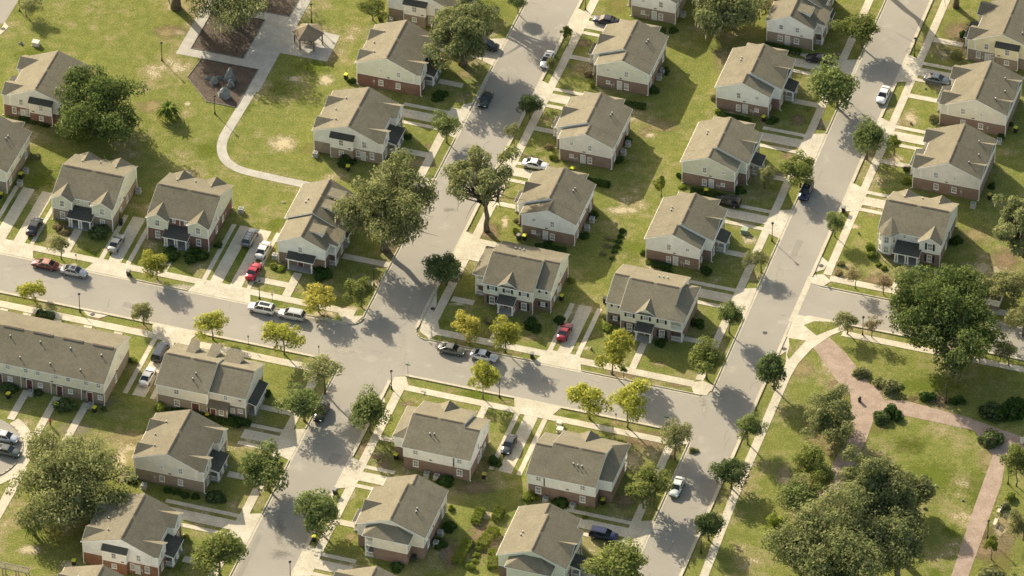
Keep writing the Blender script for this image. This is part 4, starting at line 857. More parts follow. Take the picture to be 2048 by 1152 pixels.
# ------------------------------------------------------------------ trees, shrubs, palms
rng = np.random.default_rng(7)
def dirs(n, zlo=-1.0):
    z = rng.uniform(zlo, 1, n); t = rng.uniform(0, 2 * math.pi, n); r = np.sqrt(1 - z * z)
    return np.stack([r * np.cos(t), r * np.sin(t), z], 1)
def leaf_mesh(name, P, Nn, size, mat, stretch=1.35):
    """small bent leaf clusters: two triangles each, at points P facing Nn"""
    n = len(P); r = dirs(n); T = np.cross(Nn, r); T /= np.linalg.norm(T, axis=1)[:, None] + 1e-9; B = np.cross(Nn, T)
    s = size * rng.uniform(.55, 1.35, n)[:, None]
    a = P - T * s * .5 * stretch; b = P + B * s * .5 + Nn * s * .12; c = P + T * s * .5 * stretch; d = P - B * s * .5 - Nn * s * .12 * rng.uniform(-1, 1, n)[:, None]
    V = np.stack([a, b, c, d], 1).reshape(-1, 3); I = np.arange(n) * 4
    F = np.stack([I, I + 1, I + 2, I + 3], 1)
    me = bpy.data.meshes.new(name); me.vertices.add(len(V)); me.vertices.foreach_set('co', V.ravel())
    me.loops.add(n * 4); me.loops.foreach_set('vertex_index', F.ravel().astype(np.int32))
    me.polygons.add(n); me.polygons.foreach_set('loop_start', (np.arange(n) * 4).astype(np.int32)); me.polygons.foreach_set('loop_total', np.full(n, 4, np.int32))
    me.materials.append(MATS[mat]); me.update(calc_edges=True); return me
def clumps(R, H, k, flat=0.0, open_=0.0, zlo=-.55, lobe=1.0):
    """clump centres spread through the crown: R half width, H half height"""
    d = dirs(k, zlo); q = rng.uniform(.42, .80, k)[:, None]
    q[:k // 5] *= .45
    az = np.arctan2(d[:, 1], d[:, 0])[:, None]; f = rng.uniform(0, 6.28, 3)
    q *= 1 + lobe * (.13 * np.sin(2 * az + f[0]) + .12 * np.sin(3 * az + f[1]) + .09 * np.sin(5 * az + f[2]))
    C = d * q * np.array([R, R, H]) + rng.normal(0, .05 * R, (k, 3))
    rc = R * rng.uniform(.24, .40, k) * (1 - open_ * .35)
    return C, rc
def leaves_on(C, rc, n, sq=.8, shell=.72):
    w = rc ** 2; idx = rng.choice(len(C), n, p=w / w.sum()); d = dirs(n, -.8)
    r = (shell + (1 - shell) * rng.random(n) ** .7) * rc[idx] * (1 + .13 * rng.standard_normal(n).clip(-1.6, 2.2))
    P = C[idx] + d * r[:, None] * np.array([1, 1, sq])
    N_ = d * 1.25 + rng.normal(0, .42, (n, 3)); N_[:, 2] += .2
    return P, N_ / np.linalg.norm(N_, axis=1)[:, None]
def trunk_mesh(name, hb, R, H, C, r0, nl=7, gnarl=.15, zfork=.35, thick=1.0):
    """tapered trunk from the ground with limbs running to the clumps; hb = height of the crown centre"""
    m = MB(); zf = hb - H * zfork
    pts = [(0, 0, -.05)]; 
    for i in range(1, 5): pts.append((rng.normal(0, gnarl * .4), rng.normal(0, gnarl * .4), zf * i / 4))
    m.tube(pts, [r0 * 1.45, r0 * 1.08, r0, r0 * .92, r0 * .8], 9)
    order = rng.permutation(len(C))[:nl]
    for j in order:
        c = C[j] + np.array([0, 0, hb]); b = np.array(pts[-1]) if j % 2 else np.array(pts[-2]) * .3 + np.array(pts[-1]) * .7
        mid = b + (c - b) * .5 + rng.normal(0, gnarl, 3) * R * .3 + np.array([0, 0, -.08 * H])
        q = b + (c - b) * .22 + np.array([0, 0, .1 * H])
        e = b + (c - b) * 1.0
        m.tube([tuple(b), tuple(q), tuple(mid), tuple(e)], [r0 * .55 * thick, r0 * .45 * thick, r0 * .30 * thick, r0 * .08], 6)
        for t in range(2):
            e2 = mid + rng.normal(0, .32, 3) * R * .8 + np.array([0, 0, .1 * R]); m.tube([tuple(mid), tuple((mid + e2) / 2 + rng.normal(0, .03 * R, 3)), tuple(e2)], [r0 * .2, r0 * .12, r0 * .04], 5)
    return m.mesh(name, 'bark', True)
KIND = {  # design: R, half-height factor, clumps, leaves, leaf size, squash, material, trunk radius, limbs
    'elm': (3.0, .92, 46, 6200, .21, 'leaf_elm', .14, 8, .0), 'dark': (2.6, .95, 40, 5600, .19, 'leaf_dark', .12, 7, .0), 'yellow': (3.0, .95, 34, 3600, .23, 'leaf_yellow', .10, 8, .35),
    'gold': (2.8, .95, 32, 3500, .23, 'leaf_gold', .10, 8, .3), 'lime': (2.4, .95, 30, 3000, .22, 'leaf_lime', .09, 7, .4), 'olive': (3.2, .85, 40, 3800, .20, 'leaf_olive', .13, 9, .4),
    'brown': (2.4, .95, 26, 1300, .18, 'leaf_brown', .07, 12, .6), 'green': (2.6, 1.0, 38, 5200, .20, 'leaf_green', .10, 7, .0)}
TC = {}
def tree_meshes(kind, var):
    k = (kind, var)
    if k in TC: return TC[k]
    R, hf, nc, nl, ls, mat, r0, limbs, op = KIND[kind]
    C, rc = clumps(R, R * hf, nc, open_=op); P, N_ = leaves_on(C, rc, nl, .85, .55 if op else .7)
    if op:   # thin out some clumps so the sky shows through
        pass
    TC[k] = (R, hf, leaf_mesh('crown', P, N_, ls, mat), C, r0, limbs); return TC[k]
def tree(kind, ub, vb, uc, vc, rx, ry, label, group, var=None, name='street_tree'):
    x, y = at(ub, vb); R = rx / 11.7; zc = max((vb - vc) / 8.95, R * .7)
    s2 = math.sin(TH); H = math.sqrt(max((ry / 11.7) ** 2 - (R * s2) ** 2, (.45 * R) ** 2 * .6)) / math.cos(TH)
    H = min(max(H, .6 * R), 1.5 * R); zc = max(zc, H * .95 + .2)
    R0, hf, cm, C, r0, limbs = tree_meshes(kind, (var if var is not None else rng.integers(0, 4)))
    R *= 1.07; H *= 1.04
    root = empty(name, (x, y, 0), label, 'tree', group)
    ang = rng.uniform(0, 6.28); sx = R / R0; sz = H / (R0 * hf)
    # offset of crown from base seen in the photo
    dx = (uc - ub) / 11.7; dx = max(-1.2, min(1.2, dx)); ox, oy = float(CR[0]) * dx, float(CR[1]) * dx
    Cs = C * np.array([sx, sx, sz]); ca, sa = math.cos(ang), math.sin(ang)
    Cr = np.stack([Cs[:, 0] * ca - Cs[:, 1] * sa + ox, Cs[:, 0] * sa + Cs[:, 1] * ca + oy, Cs[:, 2]], 1)
    put('crown', cm, root, (ox, oy, zc), ang, (sx, sx, sz))
    put('trunk', trunk_mesh('trunk', zc, R, H, Cr, max(.07, r0 * sx), limbs), root)
    return root
YG = 'street trees turning yellow along the cross street'; SG = 'street trees along the long streets'; CG = 'thin myrtles along the side street'
TR = [
 ('olive', 123, 519, 120, 487, 23, 23, 'small yellowing tree behind the dark red sedan', YG), ('yellow', 314, 558, 305, 531, 30, 30, 'leafy yellow green tree shading the road in front of the red brick house', YG),
 ('gold', 637, 624, 640, 597, 36, 32, 'golden yellow tree on the verge east of the two white parked cars', YG), ('green', 722, 613, 718, 584, 29, 29, 'round bright green tree on the corner lawn by the left crossing', YG),
 ('yellow', 68, 601, 66, 580, 30, 26, 'leftmost yellowing tree on the verge in front of the long townhouse row', YG), ('olive', 287, 648, 284, 624, 26, 24, 'small thin yellowing tree near the driveway of the dark blue people carrier', YG),
 ('yellow', 426, 679, 421, 651, 36, 29, 'yellow tree on the verge straight behind the three box dormers', YG), ('yellow', 569, 709, 570, 671, 42, 37, 'full yellow tree directly below the white parked cars', YG),
 ('gold', 939, 689, 933, 654, 34, 33, 'most orange tree of all, beside the sage corner house', YG), ('yellow', 1010, 704, 1007, 668, 34, 34, 'yellow tree right of the orange one, by the silver parked sedan', YG),
 ('yellow', 1224, 748, 1232, 704, 40, 41, 'large yellow green tree in front of the cream corner house', YG), ('yellow', 966, 797, 966, 757, 31, 37, 'yellow tree overhanging the road below the silver parked sedan', YG),
 ('yellow', 1179, 838, 1171, 798, 43, 38, 'broad yellow tree north of the double concrete driveway', YG), ('yellow', 1255, 855, 1261, 806, 41, 42, 'yellow tree right of the broad one, above the white backed house', YG),
 ('olive', 1350, 918, 1347, 878, 37, 36, 'open grey green tree at the lower right crossing corner', YG), ('olive', 650, 788, 641, 738, 44, 34, 'olive tree spreading over the pavement corner below the left crossing', SG),
 ('elm', 609, 842, 603, 806, 41, 36, 'green tree beside the black sedan on the lower left street', SG), ('elm', 742, 865, 740, 826, 39, 42, 'dark round tree on the east verge of the lower left street', SG),
 ('elm', 537, 980, 528, 940, 49, 46, 'big green tree near the porch of the house with round shrubs', SG), ('elm', 641, 1066, 640, 1028, 46, 45, 'dark green tree by the bin on the lower left street', SG),
 ('green', 440, 1150, 434, 1110, 50, 44, 'wide yellow green tree at the bottom edge by the rust brick house', SG), ('dark', 893, 570, 890, 538, 40, 35, 'dark dense tree on the verge beside the left crossing', SG),
 ('green', 1413, 758, 1411, 718, 41, 37, 'round mid green tree at the corner of the cream house lawn', SG), ('elm', 1459, 667, 1461, 629, 25, 31, 'small narrow tree on the verge east of the cream corner house', SG),
 ('olive', 1522, 545, 1511, 520, 30, 20, 'low olive tree between the lamp post and the concrete drive', SG), ('green', 1310, 1016, 1299, 974, 44, 41, 'large tree half covering the white and green parked car', SG),
 ('green', 1237, 1165, 1235, 1128, 56, 46, 'broad tree at the bottom edge below the navy car', SG), ('elm', 1495, 888, 1501, 853, 28, 27, 'small dark tree on the east verge just below the lower right crossing', SG),
 ('dark', 1462, 977, 1460, 946, 35, 31, 'dark ball shaped tree on the verge east of the white and green car', SG), ('dark', 1417, 1080, 1412, 1051, 33, 30, 'lowest dark ball shaped tree on the verge of the right street', SG),
 ('dark', 1548, 778, 1543, 739, 36, 37, 'dark tree at the fork of park pavement and street', SG), ('elm', 1670, 474, 1670, 445, 21, 21, 'small round tree on the verge by the house with the bay tower', SG),
 ('green', 1724, 95, 1713, 55, 44, 33, 'bright tree beside the house with two white dormers at the top', SG), ('elm', 1675, 217, 1656, 170, 55, 50, 'largest tree on the west verge of the upper right street', SG),
 ('elm', 1733, 318, 1738, 277, 38, 37, 'dark tree on the east verge opposite the bluish white house', SG), ('lime', 1788, 309, 1787, 284, 16, 17, 'little light tree next to the beige house with brown brick base', SG),
 ('green', 1600, 374, 1596, 341, 38, 34, 'round yellow green tree just above the dark car on the right street', SG), ('olive', 1530, 377, 1530, 350, 23, 22, 'small tree beside the porch of the pale sage house', SG),
 ('dark', 1060, 237, 1060, 208, 25, 26, 'small dark tree on the east kerb of the upper left street', SG), ('lime', 1136, 92, 1134, 66, 13, 16, 'young tree on the verge above the white parked car', SG),
 ('olive', 1104, 150, 1103, 126, 13, 17, 'young tree right beside the white parked car on the left street', SG), ('olive', 1029, 292, 1028, 266, 20, 19, 'small tree above the white car in the short driveway', SG),
 ('elm', 893, 285, 890, 251, 29, 29, 'round tree east of the white house with the boxed out window', SG), ('elm', 1036, 28, 1033, 4, 20, 16, 'tree at the top edge beside the upper left street', SG),
 ('lime', 1322, 393, 1320, 368, 14, 20, 'thin young tree on the lawn strip between the two house rows', None), ('lime', 1247, 756, 1246, 740, 8, 9, 'knee high sapling below the large yellow green tree', None),
 ('brown', 1711, 577, 1706, 550, 23, 20, 'left thin brown myrtle on the verge of the side street', CG), ('brown', 1766, 588, 1763, 566, 22, 19, 'second thin brown myrtle beside the street sign', CG),
 ('olive', 1694, 668, 1690, 641, 29, 20, 'sparse myrtle at the west end of the side street, south side', CG), ('brown', 1743, 674, 1742, 647, 22, 20, 'sparse myrtle right of the lamp post on the side street', CG),
 ('olive', 1812, 585, 1806, 552, 26, 24, 'sparse tree at the foot of the porch of the bay tower house', CG), ('olive', 2017, 731, 2008, 702, 28, 24, 'sparse weeping tree right of the big oak', CG),
 ('olive', 2026, 612, 2016, 572, 48, 32, 'pale loose tree behind the big oak at the right edge', CG), ('olive', 2046, 672, 2038, 640, 36, 30, 'pale loose tree at the right edge beyond the side street', CG), ('olive', 1975, 600, 1962, 570, 34, 28, 'loose tree behind the top of the big oak', CG), ('green', 1655, 1000, 1640, 965, 26, 28, 'small green tree beside the lower park bench', 'park trees'),
 ('brown', 1958, 725, 1955, 705, 16, 16, 'thin tree under the right side of the big oak', CG),
 ('green', 1640, 968, 1605, 925, 32, 38, 'straggly leaning tree between the olive tree and the oak', 'park trees'),
 ('elm', 1607, 1022, 1597, 994, 44, 36, 'low grey green tree west of the bottom right oak', 'park trees'), ('lime', 1560, 1112, 1553, 1068, 30, 38, 'yellow green tree at the left rim of the bottom right oak', 'park trees'),
 ('green', 2032, 972, 2030, 922, 26, 38, 'tree at the right edge beside the right hand park lamp', 'park trees'), ('lime', 1983, 1119, 1982, 1088, 15, 18, 'young staked tree below the park benches', 'park trees'),
 ('olive', 2046, 1080, 2038, 1052, 26, 30, 'loose shrubby tree at the right edge below the benches', 'park trees'), ('olive', 52, 32, 62, 12, 28, 20, 'small tree in the top left corner by the road', 'park trees'),
 ('green', 745, 40, 750, 16, 30, 24, 'bushy tree behind the bins at the top of the park', 'park trees'), ('brown', 1530, 20, 1545, 6, 26, 16, 'thin bare looking tree left of the dormer house at the top', 'park trees')]
for k, ub, vb, uc, vc, rx, ry, lb, g in TR: tree(k, ub, vb, uc, vc, rx, ry, lb, g)

def oak(ub, vb, uc, vc, rx, ry, label, n=26000, nc=90, mat='leaf_oak', r0=.5, moss=700, op=.0, limbs=16, flat=.72, zc=None, ls=.24, clump=1.0, zlo=-.85, zf=.5, thick=1.0, low=None):
    x, y = at(ub, vb); R = rx / 11.7; s2 = math.sin(TH)
    H = math.sqrt(max((ry / 11.7) ** 2 - (R * s2) ** 2, (.3 * R) ** 2)) / math.cos(TH); H = min(max(H, .42 * R), .95 * R)
    dep = 1.0
    if low:      # low = (half height / half width, height of the crown centre): a crown that spreads away from the camera as well
        H = low[0] * R; dep = max(.8, math.sqrt(max((ry / 11.7) ** 2 - (H * math.cos(TH)) ** 2, 1)) / (R * s2)); zc = low[1]; x, y = at(uc + (ub - uc) * .5, vc + zc * 8.95, 0)
    zc = zc or max((vb - vc) / 8.95, H + .8)
    cx, cy = at(uc, vc, zc); ox, oy = cx - x, cy - y
    C, rc = clumps(R, H, nc, open_=op, zlo=zlo, lobe=1.6); rc *= clump * (3.2 / (nc ** .5)) ** .5 * 1.25 * dep ** .3
    if dep != 1.0:
        k = C[:, 0] * -math.sin(PH) + C[:, 1] * math.cos(PH); C[:, 0] += -math.sin(PH) * k * (dep - 1); C[:, 1] += math.cos(PH) * k * (dep - 1)
    C[:, :2] += np.array([ox, oy])
    P, N_ = leaves_on(C, rc, n, .7, .6)
    root = empty('oak_tree', (x, y, 0), label, 'tree', 'old live oaks')
    put('crown', leaf_mesh('crown', P, N_, ls, mat), root, (0, 0, zc))
    if moss:
        idx = rng.integers(0, len(P), moss); Q = P[idx].copy(); Q = Q[Q[:, 2] < H * .55]
        m = MB(); vs = []; fs = []
        for q in Q:
            L = rng.uniform(.5, 1.6); w = rng.uniform(.05, .14); t = rng.uniform(0, 3.14); c, s = math.cos(t) * w, math.sin(t) * w; o = len(vs)
            vs += [(q[0] - c, q[1] - s, q[2]), (q[0] + c, q[1] + s, q[2]), (q[0] + c * .7 + rng.normal(0, .06), q[1] + s * .7, q[2] - L * .6), (q[0], q[1] + rng.normal(0, .06), q[2] - L)]; fs.append((o, o + 1, o + 2, o + 3))
        m.v, m.f, m.m = vs, fs, [0] * len(fs); tag(put('hanging_moss', m.mesh('hanging_moss', 'leaf_moss', recalc=False), root, (0, 0, zc)), kind='stuff')
    put('trunk', trunk_mesh('trunk', zc, R, H, C, r0, limbs, gnarl=.35, zfork=zf, thick=thick), root)
    return root
oak(1892, 712, 1890, 632, 124, 112, 'huge live oak spreading over the side street at the right', 42000, 130, 'leaf_live', .75, 1100, .4, 22, ls=.32, low=(.55, 8.3))
oak(2050, 510, 2036, 440, 64, 84, 'moss hung oak cut by the right edge', 12000, 50, 'leaf_oak', .55, 900, .3, ls=.32)
oak(186, 300, 193, 204, 88, 102, 'big dense tree beside the grey house with red brick at the upper left', 26000, 90, 'leaf_live', .55, 150, .1, ls=.30, low=(.75, 6.9))
oak(138, 1050, 138, 960, 122, 122, 'very wide grey green oak at the bottom left', 38000, 120, 'leaf_oakpale', .6, 900, .3, 22, ls=.31, low=(.45, 5.6))
oak(770, 500, 776, 410, 112, 88, 'broad moss hung oak over the west kerb of the left street', 28000, 95, 'leaf_oakpale', .55, 2200, .3, 18, ls=.30)
oak(925, 128, 922, 55, 88, 80, 'large oak at the top over the parked dark car', 24000, 80, 'leaf_oak', .6, 900, .3, ls=.30)
oak(974, 462, 955, 350, 92, 68, 'open crowned oak with bare forked limbs on the bark mulch island', 11500, 44, 'leaf_oakpale', .42, 500, .9, 34, zc=10.6, clump=.9, zlo=-.5, ls=.27, zf=1.25, thick=1.25)
oak(1683, 892, 1667, 838, 62, 60, 'wide grey olive tree west of the brick path', 13000, 60, 'leaf_oak', .3, 0, .15, ls=.24, low=(.8, 4.6))
oak(1775, 1095, 1752, 975, 84, 66, 'upper oak of the pair at the bottom right, over the lawn', 26000, 85, 'leaf_oak', .6, 300, .3, ls=.31)
oak(1690, 1200, 1668, 1090, 148, 92, 'lower and larger oak of the pair at the bottom right', 42000, 130, 'leaf_oak', .7, 400, .35, 22, ls=.33)
oak(1835, 1090, 1815, 985, 62, 40, 'smaller oak reaching over the lawn to the right of the pair', 11000, 45, 'leaf_oak', .3, 150, .3, ls=.31, low=(.6, 4.4))
oak(1795, 1190, 1775, 1085, 84, 62, 'oak behind the larger one at the bottom right, darkest shade under it', 20000, 70, 'leaf_oak', .5, 200, .3, ls=.31)
oak(1475, 92, 1450, 12, 86, 72, 'oak at the top between the two house rows', 22000, 80, 'leaf_oak', .5, 1400, .2, low=(.45, 4.6), ls=.3)
oak(352, 16, 372, -66, 100, 70, 'oak with thick trunk at the top edge of the park', 15000, 70, 'leaf_oak', .72, 900, .6, 24, zc=10.0)
oak(468, 46, 466, -2, 104, 54, 'spreading oak over the mulch bed at the top', 16000, 66, 'leaf_oakpale', .5, 900, .35, 18, zc=7.5)
oak(1912, 14, 1893, -52, 66, 50, 'oak whose trunk stands at the top right, crown above the frame', 8000, 40, 'leaf_oak', .45, 300, .5, zc=7.3)
oak(405, -70, 407, -172, 120, 96, 'oak beyond the top edge that shades the plaza', 12000, 80, 'leaf_oak', .6, 0, .2, 14, zc=11)
oak(860, -60, 1010, -110, 90, 70, 'oak beyond the top edge beside the upper left street', 12000, 80, 'leaf_oak', .6, 0, .2, 14, zc=12)
oak(1720, -60, 1760, -95, 90, 70, 'oak beyond the top edge that shades the upper right street', 12000, 80, 'leaf_oak', .6, 0, .2, 14, zc=12)

def shrub_mesh(key, R, H, n, ls, mat, nc=14):
    if key in TC: return TC[key]
    C, rc = clumps(R, H, nc, zlo=-.2); C[:, 2] = np.abs(C[:, 2]) * .95; C[:, :2] *= .85; P, N_ = leaves_on(C, rc * 1.25, n, .8, .7); P[:, 2] = np.abs(P[:, 2]) + .02
    TC[key] = leaf_mesh('foliage', P, N_, ls, mat, 1.1); return TC[key]
def shrub(mat, u, v, rx, ry, label, group, name='shrub', cat='shrub', z=0):
    x, y = at(u, v); R = rx / 11.7; key = ('sh', mat, int(rng.integers(0, 4)))
    me = shrub_mesh(key, 1.0, 1.0, 1700, .17, mat); o = put(name, me, None, (x, y, -.02), rng.uniform(0, 6.28), (R, R, max(.72 * R, ry / 10.5)))
    return tag(o, label, cat, group)
def hedge(mat, u0, v0, u1, v1, w, h, label, group):
    """clipped hedge between two ground points"""
    a = Vector((*at(u0, v0), 0)); b = Vector((*at(u1, v1), 0)); L = (b - a).length
    w *= 1.35; n = int(L * w * 300) + 400; P = np.stack([rng.uniform(-L / 2, L / 2, n), rng.uniform(-w / 2, w / 2, n), rng.uniform(0, h, n)], 1)
    side = rng.integers(0, 5, n); P[side == 0, 1] = w / 2; P[side == 1, 1] = -w / 2; top = side >= 3; P[top, 2] = h; P[side == 2, 0] = np.sign(P[side == 2, 0]) * L / 2
    bump = .12 * np.sin(P[:, 0] * 4.2) * np.cos(P[:, 0] * 1.7 + 1); P[:, 2] *= 1 + bump; P += rng.normal(0, .05, P.shape)
    N_ = np.zeros_like(P); N_[:, 2] = .6; N_ += rng.normal(0, .6, P.shape); N_ /= np.linalg.norm(N_, axis=1)[:, None]
    P[:, 2] = np.maximum(P[:, 2], .03)
    o = put('hedge', leaf_mesh('hedge', P, N_, .16, mat, 1.1), None, ((a.x + b.x) / 2, (a.y + b.y) / 2, 0), math.atan2(b.y - a.y, b.x - a.x)); return tag(o, label, 'hedge', group)
GB = 'foundation shrubs beside the house walls'
